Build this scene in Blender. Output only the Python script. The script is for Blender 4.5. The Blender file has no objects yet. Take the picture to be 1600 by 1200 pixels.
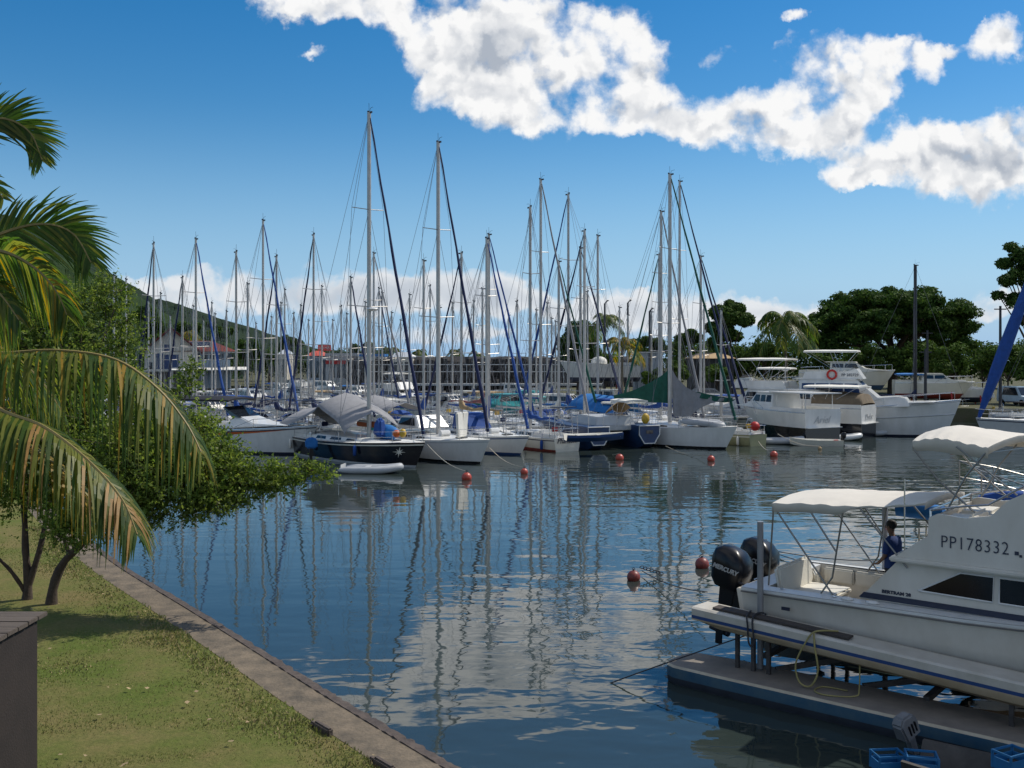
import bpy, bmesh, math, random
from mathutils import Vector, Matrix, noise
R = math.radians
random.seed(7)
SC = bpy.context.scene
COL = SC.collection

# ------------------------------------------------------------------ camera
H = 6.2            # eye height above the water
F = 1556.0         # focal length in pixels of the 1600 px wide photograph
cd = bpy.data.cameras.new('camera'); cam = bpy.data.objects.new('camera', cd); COL.objects.link(cam)
cam.location = (0, 0, H); cam.rotation_euler = (R(90), 0, 0)
cd.sensor_width = 36; cd.lens = 36 * F / 1600; cd.shift_y = -44 / 1600
cd.clip_start = 0.1; cd.clip_end = 60000
SC.camera = cam

# ------------------------------------------------------------------ sun, sky
SUN_AZ, SUN_EL = 62.0, 50.0      # degrees to the right of the view axis, degrees up
SUN_DIR = Vector((math.sin(R(SUN_AZ)) * math.cos(R(SUN_EL)), math.cos(R(SUN_AZ)) * math.cos(R(SUN_EL)), math.sin(R(SUN_EL))))
sl = bpy.data.lights.new('sun', 'SUN'); sl.energy = 4.2; sl.angle = R(0.5); sl.color = (1.0, 0.94, 0.84)
so = bpy.data.objects.new('sun', sl); COL.objects.link(so)
so.rotation_euler = SUN_DIR.to_track_quat('Z', 'Y').to_euler()
SC.view_settings.view_transform = 'Standard'; SC.view_settings.look = 'None'
SC.view_settings.exposure = 0.0; SC.view_settings.gamma = 1.0
SC.view_settings.use_curve_mapping = False
SC.cycles.max_bounces = 7; SC.cycles.transparent_max_bounces = 8
SC.cycles.caustics_reflective = False; SC.cycles.caustics_refractive = False
SC.cycles.sample_clamp_indirect = 4.0
try: SC.cycles.use_denoising = True
except Exception: pass

W = bpy.data.worlds.new('World'); SC.world = W; W.use_nodes = True
wn, wl = W.node_tree.nodes, W.node_tree.links
wn.clear()
def N(kind, **kw):
    n = wn.new(kind)
    for k, v in kw.items(): setattr(n, k, v)
    return n
def inp(n, i, v):
    if hasattr(v, 'is_linked') or isinstance(v, bpy.types.NodeSocket): wl.new(v, n.inputs[i])
    else: n.inputs[i].default_value = v
def M(op, a, b=0.0, c=None, clamp=False):
    n = N('ShaderNodeMath', operation=op); n.use_clamp = clamp
    inp(n, 0, a); inp(n, 1, b)
    if c is not None: inp(n, 2, c)
    return n.outputs[0]
def MR(v, a, b, c, d, smooth=True):
    n = N('ShaderNodeMapRange'); n.interpolation_type = 'SMOOTHSTEP' if smooth else 'LINEAR'
    inp(n, 0, v); inp(n, 1, a); inp(n, 2, b); inp(n, 3, c); inp(n, 4, d); return n.outputs[0]
sky = N('ShaderNodeTexSky', sky_type='NISHITA'); sky.sun_disc = False
sky.sun_elevation = R(SUN_EL); sky.sun_rotation = R(SUN_AZ)
sky.air_density = 1.0; sky.dust_density = 0.2; sky.ozone_density = 1.6; sky.altitude = 0
tc = N('ShaderNodeTexCoord'); sep = N('ShaderNodeSeparateXYZ'); wl.new(tc.outputs['Generated'], sep.inputs[0])
yc = M('MAXIMUM', sep.outputs[1], 0.05)
cu = M('DIVIDE', sep.outputs[0], yc); cv = M('DIVIDE', sep.outputs[2], yc)   # direction of the ray as slopes
cx = N('ShaderNodeCombineXYZ'); inp(cx, 0, cu); inp(cx, 1, cv)
def px(x, y): return ((x - 800) / F, (556 - y) / F)
wa = N('ShaderNodeTexNoise', noise_dimensions='2D'); wa.inputs['Scale'].default_value = 14; wa.inputs['Detail'].default_value = 7; wa.inputs['Roughness'].default_value = 0.6; wl.new(cx.outputs[0], wa.inputs['Vector'])
wb = N('ShaderNodeVectorMath', operation='SUBTRACT'); wl.new(wa.outputs['Color'], wb.inputs[0]); wb.inputs[1].default_value = (0.5, 0.5, 0.5)
wc = N('ShaderNodeVectorMath', operation='MULTIPLY_ADD'); wl.new(wb.outputs[0], wc.inputs[0]); wc.inputs[1].default_value = (0.065, 0.05, 0); wl.new(cx.outputs[0], wc.inputs[2])
warped = wc.outputs[0]
def puffs(vec):
    v = N('ShaderNodeTexVoronoi', feature='SMOOTH_F1'); v.voronoi_dimensions = '2D'; v.inputs['Scale'].default_value = 20; v.inputs['Detail'].default_value = 2; v.inputs['Roughness'].default_value = 0.55; v.inputs['Smoothness'].default_value = 0.6
    wl.new(vec, v.inputs['Vector']); return M('SUBTRACT', 0.42, v.outputs['Distance'])
sunoff = N('ShaderNodeVectorMath', operation='ADD'); wl.new(warped, sunoff.inputs[0]); sunoff.inputs[1].default_value = (0.006, 0.013, 0)
pf0 = puffs(warped); pf1 = puffs(sunoff.outputs[0])
n1 = N('ShaderNodeTexNoise', noise_dimensions='2D'); n1.inputs['Scale'].default_value = 9; n1.inputs['Detail'].default_value = 9; n1.inputs['Roughness'].default_value = 0.62
wl.new(cx.outputs[0], n1.inputs['Vector'])
n2 = N('ShaderNodeTexNoise', noise_dimensions='2D'); n2.inputs['Scale'].default_value = 26; n2.inputs['Detail'].default_value = 5; n2.inputs['Roughness'].default_value = 0.6
wl.new(cx.outputs[0], n2.inputs['Vector'])
def blobs(lst):
    tot = None
    for (x, y, rx, ry) in lst:
        u, v = px(x, y)
        s = N('ShaderNodeVectorMath', operation='SUBTRACT'); wl.new(warped, s.inputs[0]); s.inputs[1].default_value = (u, v, 0)
        m = N('ShaderNodeVectorMath', operation='MULTIPLY'); wl.new(s.outputs[0], m.inputs[0]); m.inputs[1].default_value = (F / rx, F / ry, 0)
        l = N('ShaderNodeVectorMath', operation='LENGTH'); wl.new(m.outputs[0], l.inputs[0])
        g = MR(l.outputs['Value'], 0.0, 2.0, 1.0, 0.0)
        tot = g if tot is None else M('ADD', tot, g)
    return tot
UP = [(650,62,50,42),(730,58,80,62),(840,40,85,60),(905,95,95,75),(790,120,90,60),(700,150,50,30),(980,75,62,45),(860,165,100,40),
      (1010,145,44,36),(955,192,44,18),(1060,198,46,18),(1140,175,66,34),(1180,218,74,30),(1250,160,60,55),(1300,105,75,48),(1380,95,75,40),(1440,85,42,20),
      (1330,165,60,45),(1280,218,62,26),(1360,248,56,22),(1440,222,62,24),(1520,228,75,36),(1590,238,66,44),(1560,290,75,34),(1480,268,75,26),(1320,275,40,14),
      (1580,70,52,30),(455,8,60,20),(520,8,80,32),(575,16,48,26),(1133,92,44,17),(1252,19,16,8),(492,76,22,8),(1480,68,22,10)]
LOW = [(270,470,60,30),(350,455,70,32),(430,450,60,32),(500,470,60,26),(570,460,60,30),(640,468,60,24),(720,460,60,30),(790,458,60,28),(860,474,60,22),
       (940,482,60,20),(1010,500,70,24),(1100,495,80,24),(1200,488,70,20),(1290,500,60,16),(1420,505,60,14),(1530,490,50,24),(1590,480,50,24),(200,470,60,30),(700,520,120,10)]
def cloud(lst, amp, lo, hi, fine):
    g = blobs(lst)
    gc = M('MINIMUM', g, 1.25)
    nn = M('MULTIPLY', M('SUBTRACT', n1.outputs['Fac'], 0.5), amp)
    nf = M('MULTIPLY', M('SUBTRACT', n2.outputs['Fac'], 0.5), fine)
    near = MR(g, 0.0, 0.35, -0.9, 0.0)
    return M('ADD', M('ADD', M('ADD', M('ADD', gc, nn), nf), M('MULTIPLY', pf0, 0.8)), near), g, lo, hi
dU, gU, _, _ = cloud(UP, 1.75, 0, 0, 1.3)
dL, gL, _, _ = cloud(LOW, 2.0, 0, 0, 0.5)
aU = MR(dU, 0.12, 0.98, 0.0, 1.0); aL = MR(dL, 0.10, 0.95, 0.0, 0.9)
front = MR(sep.outputs[1], 0.05, 0.2, 0.0, 1.0)
# unseen broken cloud added behind the camera and overhead for neutral fill light
n4 = N('ShaderNodeTexNoise'); n4.inputs['Scale'].default_value = 3.2; n4.inputs['Detail'].default_value = 7; n4.inputs['Roughness'].default_value = 0.6; wl.new(tc.outputs['Generated'], n4.inputs['Vector'])
aR = MR(n4.outputs['Fac'], 0.44, 0.60, 0.0, 0.95)
back = MR(M('SUBTRACT', M('MULTIPLY', sep.outputs[2], 1.0), M('MULTIPLY', sep.outputs[1], 1.0)), 0.0, 0.35, 0.0, 1.0)
aR = M('MULTIPLY', aR, back)
alpha = M('MAXIMUM', M('MULTIPLY', M('MAXIMUM', aU, aL), front), aR)
# thick parts of a cloud are greyer than its thin, sunlit rim
n3 = N('ShaderNodeTexNoise', noise_dimensions='2D'); n3.inputs['Scale'].default_value = 7.5; n3.inputs['Detail'].default_value = 6
off = N('ShaderNodeVectorMath', operation='ADD'); wl.new(cx.outputs[0], off.inputs[0]); off.inputs[1].default_value = (0.01, 0.02, 0); wl.new(off.outputs[0], n3.inputs['Vector'])
thick = M('ADD', gU, M('MULTIPLY', M('SUBTRACT', n3.outputs['Fac'], 0.5), 3.6))
gr0 = MR(thick, 0.9, 3.6, 0.0, 0.95); relief = M('MULTIPLY', M('SUBTRACT', pf1, pf0), 1.2)
gr = M('ADD', gr0, relief, clamp=True)
grL = MR(M('ADD', gL, M('MULTIPLY', M('SUBTRACT', n3.outputs['Fac'], 0.5), 3.0)), 0.8, 2.2, 0.25, 0.8)
isU = MR(M('SUBTRACT', aU, aL), -0.1, 0.2, 0.0, 1.0)
mg = N('ShaderNodeMix'); mg.data_type = 'FLOAT'; inp(mg, 0, isU); inp(mg, 2, grL); inp(mg, 3, gr)
cc = N('ShaderNodeMix'); cc.data_type = 'RGBA'; inp(cc, 0, mg.outputs[0])
cc.inputs[6].default_value = (1.0, 1.0, 1.0, 1); cc.inputs[7].default_value = (0.44, 0.49, 0.57, 1)
hs = N('ShaderNodeHueSaturation'); hs.inputs['Saturation'].default_value = 1.5; hs.inputs['Hue'].default_value = 0.5; wl.new(sky.outputs[0], hs.inputs['Color'])
lowf = MR(sep.outputs[2], -0.03, 0.25, 0.92, 0.0)
hz = N('ShaderNodeMix'); hz.data_type = 'RGBA'; inp(hz, 0, lowf); wl.new(hs.outputs[0], hz.inputs[6]); hz.inputs[7].default_value = (2.7, 4.9, 7.8, 1)
b1 = N('ShaderNodeBackground'); b1.inputs['Strength'].default_value = 0.105; wl.new(hz.outputs[2], b1.inputs['Color'])
b2 = N('ShaderNodeBackground'); b2.inputs['Strength'].default_value = 0.95; wl.new(cc.outputs[2], b2.inputs['Color'])
mx = N('ShaderNodeMixShader'); wl.new(alpha, mx.inputs[0]); wl.new(b1.outputs[0], mx.inputs[1]); wl.new(b2.outputs[0], mx.inputs[2])
wo = N('ShaderNodeOutputWorld'); wl.new(mx.outputs[0], wo.inputs[0])
W.cycles.sampling_method = 'MANUAL'; W.cycles.sample_map_resolution = 512

# ------------------------------------------------------------------ helpers
def P(x, y, D):                    # the world point at depth D seen at photo pixel x, y
    return Vector(((x - 800) / F * D, D, H - (y - 556) / F * D))
def G(x, y, z=0.0):                # where that pixel meets the level z
    return P(x, y, (H - z) * F / (y - 556.0))
MATS = {}
def mat(name, col, rough=0.5, metal=0.0, var=0.12, scale=3.0, bump=0.0, bscale=40.0, coat=0.0, trans=0.0, spec=0.5, col2=None, stretch=None):
    if name in MATS: return MATS[name]
    m = bpy.data.materials.new(name); m.use_nodes = True; nt = m.node_tree; b = nt.nodes['Principled BSDF']
    b.inputs['Roughness'].default_value = rough; b.inputs['Metallic'].default_value = metal
    b.inputs['Coat Weight'].default_value = coat; b.inputs['Specular IOR Level'].default_value = spec
    t = nt.nodes.new('ShaderNodeTexCoord'); src = t.outputs['Object']
    if stretch:
        mp = nt.nodes.new('ShaderNodeMapping'); mp.inputs['Scale'].default_value = stretch; nt.links.new(src, mp.inputs[0]); src = mp.outputs[0]
    n = nt.nodes.new('ShaderNodeTexNoise'); n.inputs['Scale'].default_value = scale; n.inputs['Detail'].default_value = 6; n.inputs['Roughness'].default_value = 0.65
    nt.links.new(src, n.inputs['Vector'])
    mixn = nt.nodes.new('ShaderNodeMix'); mixn.data_type = 'RGBA'
    mr = nt.nodes.new('ShaderNodeMapRange'); mr.inputs[1].default_value = 0.3; mr.inputs[2].default_value = 0.7
    nt.links.new(n.outputs['Fac'], mr.inputs[0]); nt.links.new(mr.outputs[0], mixn.inputs[0])
    c2 = col2 or tuple(min(1, c * (1 + var)) for c in col); c1 = col if col2 else tuple(c * (1 - var) for c in col)
    mixn.inputs[6].default_value = (*c1, 1); mixn.inputs[7].default_value = (*c2, 1)
    nt.links.new(mixn.outputs[2], b.inputs['Base Color'])
    if bump:
        n2_ = nt.nodes.new('ShaderNodeTexNoise'); n2_.inputs['Scale'].default_value = bscale; n2_.inputs['Detail'].default_value = 4
        nt.links.new(src, n2_.inputs['Vector'])
        bp = nt.nodes.new('ShaderNodeBump'); bp.inputs['Strength'].default_value = 0.6; bp.inputs['Distance'].default_value = bump
        nt.links.new(n2_.outputs['Fac'], bp.inputs['Height']); nt.links.new(bp.outputs[0], b.inputs['Normal'])
    if trans:
        out = nt.nodes['Material Output']; tr = nt.nodes.new('ShaderNodeBsdfTranslucent'); ms = nt.nodes.new('ShaderNodeMixShader'); ms.inputs[0].default_value = trans
        hv = nt.nodes.new('ShaderNodeHueSaturation'); hv.inputs['Value'].default_value = 1.6; hv.inputs['Saturation'].default_value = 1.1
        nt.links.new(mixn.outputs[2], hv.inputs['Color']); nt.links.new(hv.outputs[0], tr.inputs['Color'])
        nt.links.new(b.outputs[0], ms.inputs[1]); nt.links.new(tr.outputs[0], ms.inputs[2]); nt.links.new(ms.outputs[0], out.inputs[0])
    MATS[name] = m; return m

class MB:
    """collects faces, then becomes one mesh object"""
    def __init__(s): s.v = []; s.f = []; s.m = []
    def face(s, pts, m=0):
        i = len(s.v); s.v += [tuple(p) for p in pts]; s.f.append(tuple(range(i, i + len(pts)))); s.m.append(m)
    def loft(s, rings, m=0, closed=True, cap=True, mcap=None, bands=None):
        n = len(rings[0]); i0 = len(s.v)
        for r in rings: s.v += [tuple(p) for p in r]
        for k in range(len(rings) - 1):
            for j in range(n if closed else n - 1):
                a = i0 + k * n + j; b = i0 + k * n + (j + 1) % n
                s.f.append((a, b, b + n, a + n)); s.m.append(bands[j] if bands else m)
        if cap:
            s.f.append(tuple(i0 + j for j in range(n))[::-1]); s.m.append(m if mcap is None else mcap)
            e = i0 + (len(rings) - 1) * n; s.f.append(tuple(e + j for j in range(n))); s.m.append(m if mcap is None else mcap)
    def tube(s, pts, r, n=6, m=0):
        pts = [Vector(p) for p in pts]; rs = r if isinstance(r, (list, tuple)) else [r] * len(pts)
        rings = []; up = None
        for i, p in enumerate(pts):
            d = (pts[min(i + 1, len(pts) - 1)] - pts[max(i - 1, 0)])
            d = d.normalized() if d.length > 1e-9 else Vector((0, 0, 1))
            if up is None: up = d.orthogonal().normalized()
            up = (up - d * up.dot(d)); up = up.normalized() if up.length > 1e-6 else d.orthogonal().normalized()
            w = d.cross(up)
            rings.append([p + (up * math.cos(6.28318 * k / n) + w * math.sin(6.28318 * k / n)) * rs[i] for k in range(n)])
        s.loft(rings, m)
    def box(s, c, d, m=0, rz=0.0, ry=0.0):
        hx, hy, hz = d[0] / 2, d[1] / 2, d[2] / 2
        T = Matrix.Translation(c) @ Matrix.Rotation(rz, 4, 'Z') @ Matrix.Rotation(ry, 4, 'Y')
        p = [T @ Vector((x, y, z)) for z in (-hz, hz) for (x, y) in ((-hx, -hy), (hx, -hy), (hx, hy), (-hx, hy))]
        i = len(s.v); s.v += [tuple(q) for q in p]
        for f in ((3, 2, 1, 0), (4, 5, 6, 7), (0, 1, 5, 4), (1, 2, 6, 5), (2, 3, 7, 6), (3, 0, 4, 7)):
            s.f.append(tuple(i + k for k in f)); s.m.append(m)
    def prism(s, prof, y0, y1, m=0, taper=0.0, z0=0.0, h=1.0):
        """side outline (x, z) between y0 and y1, narrowing with height"""
        yc = (y0 + y1) / 2
        def q(p, y):
            k = 1 - taper * max(0, p[1] - z0) / h
            return (p[0], yc + (y - yc) * k, p[1])
        i = len(s.v); n = len(prof)
        s.v += [q(p, y0) for p in prof] + [q(p, y1) for p in prof]
        s.f.append(tuple(range(i, i + n))); s.m.append(m)
        s.f.append(tuple(range(i + n, i + 2 * n))[::-1]); s.m.append(m)
        for j in range(n):
            a, b = i + j, i + (j + 1) % n
            s.f.append((b, a, a + n, b + n)); s.m.append(m)
    def ball(s, c, r, m=0, nu=12, nv=8, sc=(1, 1, 1)):
        c = Vector(c); rings = []
        for k in range(nv + 1):
            t = math.pi * k / nv; rr = max(1e-4, math.sin(t)) * r
            rings.append([c + Vector((math.cos(6.28318 * j / nu) * rr * sc[0], math.sin(6.28318 * j / nu) * rr * sc[1], -math.cos(t) * r * sc[2])) for j in range(nu)])
        s.loft(rings, m, cap=False)
    def build(s, name, mats, parent=None, smooth=35, T=None, bevel=0.0, fix=True):
        me = bpy.data.meshes.new(name); me.from_pydata(s.v, [], s.f)
        if not isinstance(mats, (list, tuple)): mats = [mats]
        for m in mats: me.materials.append(m)
        me.polygons.foreach_set('material_index', s.m)
        if T is not None: me.transform(T)
        if fix or bevel:
            bm = bmesh.new(); bm.from_mesh(me)
            bmesh.ops.remove_doubles(bm, verts=bm.verts, dist=1e-5)
            bmesh.ops.recalc_face_normals(bm, faces=bm.faces)
            if bevel:
                es = [e for e in bm.edges if len(e.link_faces) == 2 and e.calc_face_angle(0) > R(30)]
                try: bmesh.ops.bevel(bm, geom=es, offset=bevel, segments=2, affect='EDGES', clamp_overlap=True)
                except Exception: pass
            bm.to_mesh(me); bm.free()
        if smooth:
            me.polygons.foreach_set('use_smooth', [True] * len(me.polygons)); me.set_sharp_from_angle(angle=R(smooth))
        o = bpy.data.objects.new(name, me); COL.objects.link(o)
        if parent: o.parent = parent
        return o
def tag(o, label=None, cat=None, group=None, kind=None):
    if label: o['label'] = label
    if cat: o['category'] = cat
    if group: o['group'] = group
    if kind: o['kind'] = kind
    return o
def thing(name, label, cat, loc=(0, 0, 0), rz=0.0, group=None):
    o = bpy.data.objects.new(name, None); COL.objects.link(o); o.location = loc; o.rotation_euler = (0, 0, rz)
    o.empty_display_size = 0.2
    return tag(o, label, cat, group)
def text_part(name, txt, size, m, parent, T, label=None, depth=0.004, shear=0.0, spacing=1.0, bold=0.0, fit=None):
    cu_ = bpy.data.curves.new(name, 'FONT'); cu_.body = txt; cu_.size = size; cu_.extrude = depth; cu_.shear = shear
    cu_.space_character = spacing; cu_.align_x = 'LEFT'; cu_.offset = bold; cu_.resolution_u = 3
    t = bpy.data.objects.new('tmp', cu_); COL.objects.link(t)
    dg = bpy.context.evaluated_depsgraph_get(); me = bpy.data.meshes.new_from_object(t.evaluated_get(dg))
    bpy.data.objects.remove(t)
    if fit:
        xs = [v.co.x for v in me.vertices]; ys = [v.co.y for v in me.vertices]
        me.transform(Matrix.Diagonal((fit[0] / (max(xs) - min(xs)), fit[1] / (max(ys) - min(ys)), 1, 1)) @ Matrix.Translation((-min(xs), -min(ys), 0)))
    me.transform(T); me.materials.clear(); me.materials.append(m); me.name = name
    o = bpy.data.objects.new(name, me); COL.objects.link(o); o.parent = parent
    if label: o['label'] = label
    return o
def lerp(a, b, t): return a + (b - a) * t
def pline(pts, n):                 # resample a smooth line through points
    pts = [Vector(p) for p in pts]; out = []
    m = len(pts) - 1
    for i in range(n + 1):
        t = i / n * m; k = min(int(t), m - 1); u = t - k
        p0, p1, p2, p3 = pts[max(k - 1, 0)], pts[k], pts[k + 1], pts[min(k + 2, m)]
        out.append(0.5 * ((2 * p1) + (p2 - p0) * u + (2 * p0 - 5 * p1 + 4 * p2 - p3) * u * u + (3 * p1 - p0 - 3 * p2 + p3) * u ** 3))
    return out

# ------------------------------------------------------------------ materials
gel = mat('gelcoat_white', (0.60, 0.595, 0.565), 0.28, scale=1.3, coat=0.3, col2=(0.74, 0.735, 0.71), stretch=(1, 1, .45))
gelc = mat('gelcoat_cream', (0.66, 0.63, 0.54), 0.35, var=0.07, scale=2.0, coat=0.2)
gelg = mat('gelcoat_grey', (0.46, 0.47, 0.47), 0.35, var=0.08, scale=2.0)
deckm = mat('deck_white', (0.66, 0.66, 0.63), 0.6, var=0.08, scale=4)
teak = mat('teak', (0.22, 0.13, 0.07), 0.6, var=0.3, scale=6, stretch=(0.3, 6, 6))
blk = mat('black_hull', (0.008, 0.009, 0.013), 0.18, var=0.2, coat=0.5)
navy = mat('navy_canvas', (0.008, 0.016, 0.065), 0.85, var=0.3, bump=0.01, bscale=8)
blue = mat('blue_canvas', (0.008, 0.055, 0.24), 0.8, var=0.2, bump=0.01, bscale=8)
lblue = mat('light_blue_canvas', (0.012, 0.14, 0.40), 0.8, var=0.2, bump=0.01, bscale=8)
green = mat('green_canvas', (0.006, 0.075, 0.05), 0.85, var=0.25, bump=0.01, bscale=8)
gcan = mat('grey_canvas', (0.24, 0.24, 0.25), 0.85, var=0.12, bump=0.01, bscale=5)
wcan = mat('white_canvas', (0.68, 0.66, 0.60), 0.85, var=0.07, bump=0.008, bscale=5)
tcan = mat('tan_canvas', (0.36, 0.25, 0.13), 0.85, var=0.15, bump=0.01, bscale=5)
bcan = mat('black_canvas', (0.012, 0.012, 0.016), 0.8, var=0.2)
turq = mat('turquoise_paint', (0.04, 0.30, 0.31), 0.45, var=0.15)
alu = mat('aluminium_mast', (0.48, 0.46, 0.43), 0.42, 0.35, var=0.12, scale=2)
aludk = mat('dark_mast', (0.03, 0.03, 0.035), 0.4, 0.3, var=0.1)
steel = mat('stainless_steel', (0.55, 0.55, 0.55), 0.22, 0.85, var=0.05)
wire = mat('rigging_wire', (0.16, 0.16, 0.17), 0.4, 0.6, var=0.1)
glass = mat('window_glass', (0.012, 0.016, 0.022), 0.06, var=0.3, spec=0.8)
bglass = mat('blue_cover_glass', (0.012, 0.04, 0.13), 0.2, var=0.2)
anti = mat('antifouling_dark', (0.02, 0.025, 0.035), 0.6, var=0.4)
antib = mat('antifouling_blue', (0.015, 0.06, 0.14), 0.6, var=0.3)
antir = mat('antifouling_red', (0.20, 0.025, 0.015), 0.6, var=0.3)
stripeb = mat('blue_stripe', (0.015, 0.05, 0.16), 0.4, var=0.1)
striped = mat('dark_stripe', (0.02, 0.025, 0.05), 0.4, var=0.1)
orange = mat('orange_paint', (0.55, 0.11, 0.015), 0.5, var=0.15)
redm = mat('red_paint', (0.45, 0.02, 0.015), 0.5, var=0.15)
yell = mat('yellow_paint', (0.5, 0.32, 0.03), 0.5, var=0.15)
rubber = mat('grey_inflatable', (0.40, 0.41, 0.42), 0.5, var=0.08)
mblack = mat('cowling_black', (0.004, 0.004, 0.006), 0.3, var=0.2, coat=0.05, spec=.35)
rope = mat('rope_pale', (0.42, 0.38, 0.30), 0.9, var=0.2)
ropeb = mat('rope_dark', (0.03, 0.03, 0.035), 0.9, var=0.2)
ropey = mat('hose_yellow', (0.28, 0.24, 0.09), 0.7, var=0.2)
leafm = mat('leaf_green', (0.095, 0.145, 0.028), 0.5, spec=.25, var=0.35, scale=1.2, trans=0.55)
leafy = mat('leaf_light', (0.185, 0.235, 0.050), 0.5, spec=.25, var=0.3, scale=1.2, trans=0.5)
leafd = mat('leaf_dark', (0.034, 0.068, 0.014), 0.7, spec=.08, var=0.35, scale=0.6, trans=0.2)
leafd2 = mat('leaf_mid', (0.075, 0.120, 0.024), 0.7, spec=.08, var=0.35, scale=0.6, trans=0.2)
bark = mat('bark', (0.060, 0.042, 0.030), 0.9, var=0.4, scale=5, bump=0.03, bscale=14)
barkg = mat('bark_grey', (0.15, 0.13, 0.10), 0.9, var=0.3, scale=5, bump=0.03, bscale=14)
# ------------------------------------------------------------------ water: the basin and the sea beyond, one sheet to the horizon
wm = bpy.data.materials.new('water'); wm.use_nodes = True; nt = wm.node_tree; b = nt.nodes['Principled BSDF']
b.inputs['Base Color'].default_value = (0.027, 0.038, 0.035, 1); b.inputs['Roughness'].default_value = 0.03; b.inputs['IOR'].default_value = 1.45
b.inputs['Specular IOR Level'].default_value = 0.62
t = nt.nodes.new('ShaderNodeTexCoord')
def wnoise(scale, det, sx, sy, rot=0.0, dist=0.0):
    mp = nt.nodes.new('ShaderNodeMapping'); mp.inputs['Scale'].default_value = (sx, sy, 1); mp.inputs['Rotation'].default_value = (0, 0, rot)
    nt.links.new(t.outputs['Object'], mp.inputs[0])
    n = nt.nodes.new('ShaderNodeTexNoise'); n.inputs['Scale'].default_value = scale; n.inputs['Detail'].default_value = det; n.inputs['Distortion'].default_value = dist
    nt.links.new(mp.outputs[0], n.inputs['Vector']); return n.outputs['Fac']
def wm_math(op, a, b_):
    n = nt.nodes.new('ShaderNodeMath'); n.operation = op
    for i, v in enumerate((a, b_)):
        if isinstance(v, (int, float)): n.inputs[i].default_value = v
        else: nt.links.new(v, n.inputs[i])
    return n.outputs[0]
small = wnoise(2.0, 1.5, 1.0, 1.5, 0.25, 0.3)
mid = wnoise(0.62, 1.5, 0.6, 1.5, 0.1, 0.2)
big = wnoise(0.07, 3, 1.0, 1.0)
patch = nt.nodes.new('ShaderNodeMapRange'); nt.links.new(big, patch.inputs[0])
patch.inputs[1].default_value = 0.35; patch.inputs[2].default_value = 0.62; patch.inputs[3].default_value = 0.25; patch.inputs[4].default_value = 1.3
# ruffled by the breeze to the right, calmer under the near bank
sp = nt.nodes.new('ShaderNodeSeparateXYZ'); nt.links.new(t.outputs['Object'], sp.inputs[0])
br = nt.nodes.new('ShaderNodeMapRange'); nt.links.new(sp.outputs[0], br.inputs[0])
br.inputs[1].default_value = -6; br.inputs[2].default_value = 12; br.inputs[3].default_value = 0.45; br.inputs[4].default_value = 1.15
hh = wm_math('ADD', wm_math('MULTIPLY', small, 0.22), mid)
hh = wm_math('MULTIPLY', wm_math('MULTIPLY', hh, patch.outputs[0]), br.outputs[0])
bp = nt.nodes.new('ShaderNodeBump'); bp.inputs['Strength'].default_value = 1.0; bp.inputs['Distance'].default_value = 0.04
nt.links.new(hh, bp.inputs['Height']); nt.links.new(bp.outputs[0], b.inputs['Normal'])
m = MB(); m.face([(-30000, -200, 0), (30000, -200, 0), (30000, 40000, 0), (-30000, 40000, 0)])
tag(m.build('water', wm, smooth=0), kind='structure')

# ------------------------------------------------------------------ near bank: lawn, path, stone edge
def grassmat(name, c1, c2, c3):
    m = bpy.data.materials.new(name); m.use_nodes = True; nt = m.node_tree; b = nt.nodes['Principled BSDF']; b.inputs['Roughness'].default_value = 0.9
    b.inputs['Specular IOR Level'].default_value = 0.1
    t = nt.nodes.new('ShaderNodeTexCoord')
    def nz(s, d):
        n = nt.nodes.new('ShaderNodeTexNoise'); n.inputs['Scale'].default_value = s; n.inputs['Detail'].default_value = d; n.inputs['Roughness'].default_value = 0.7
        nt.links.new(t.outputs['Object'], n.inputs['Vector'])
        r = nt.nodes.new('ShaderNodeMapRange'); r.inputs[1].default_value = 0.36; r.inputs[2].default_value = 0.64; nt.links.new(n.outputs['Fac'], r.inputs[0]); return r.outputs[0], n.outputs['Fac']
    a, _ = nz(0.55, 6); c, f = nz(14, 6)
    m1 = nt.nodes.new('ShaderNodeMix'); m1.data_type = 'RGBA'; m1.inputs[6].default_value = (*c1, 1); m1.inputs[7].default_value = (*c2, 1); nt.links.new(a, m1.inputs[0])
    m2 = nt.nodes.new('ShaderNodeMix'); m2.data_type = 'RGBA'; m2.inputs[7].default_value = (*c3, 1); nt.links.new(m1.outputs[2], m2.inputs[6])
    mm = nt.nodes.new('ShaderNodeMath'); mm.operation = 'MULTIPLY'; mm.inputs[1].default_value = 0.6; nt.links.new(c, mm.inputs[0]); nt.links.new(mm.outputs[0], m2.inputs[0])
    nt.links.new(m2.outputs[2], b.inputs['Base Color'])
    bp = nt.nodes.new('ShaderNodeBump'); bp.inputs['Distance'].default_value = 0.03; nt.links.new(f, bp.inputs['Height']); nt.links.new(bp.outputs[0], b.inputs['Normal'])
    return m
lawnm = grassmat('lawn', (0.100, 0.135, 0.026), (0.205, 0.160, 0.068), (0.070, 0.082, 0.024))
QZ = 0.45
edge = [G(940, 1340, QZ), G(710, 1200, QZ), G(600, 1135, QZ), G(500, 1075, QZ), G(400, 1012, QZ), G(300, 950, QZ), G(200, 890, QZ), G(150, 853, QZ), Vector((-17, 37, QZ)), Vector((-26, 52, QZ)), Vector((-40, 70, QZ)), Vector((-62, 110, QZ))]
def offs(pl, d, z):
    out = []
    for i, p in enumerate(pl):
        t_ = (pl[min(i + 1, len(pl) - 1)] - pl[max(i - 1, 0)]); t_.z = 0; t_.normalize()
        out.append(Vector((p.x - t_.y * d, p.y + t_.x * d, z)))
    return out
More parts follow.
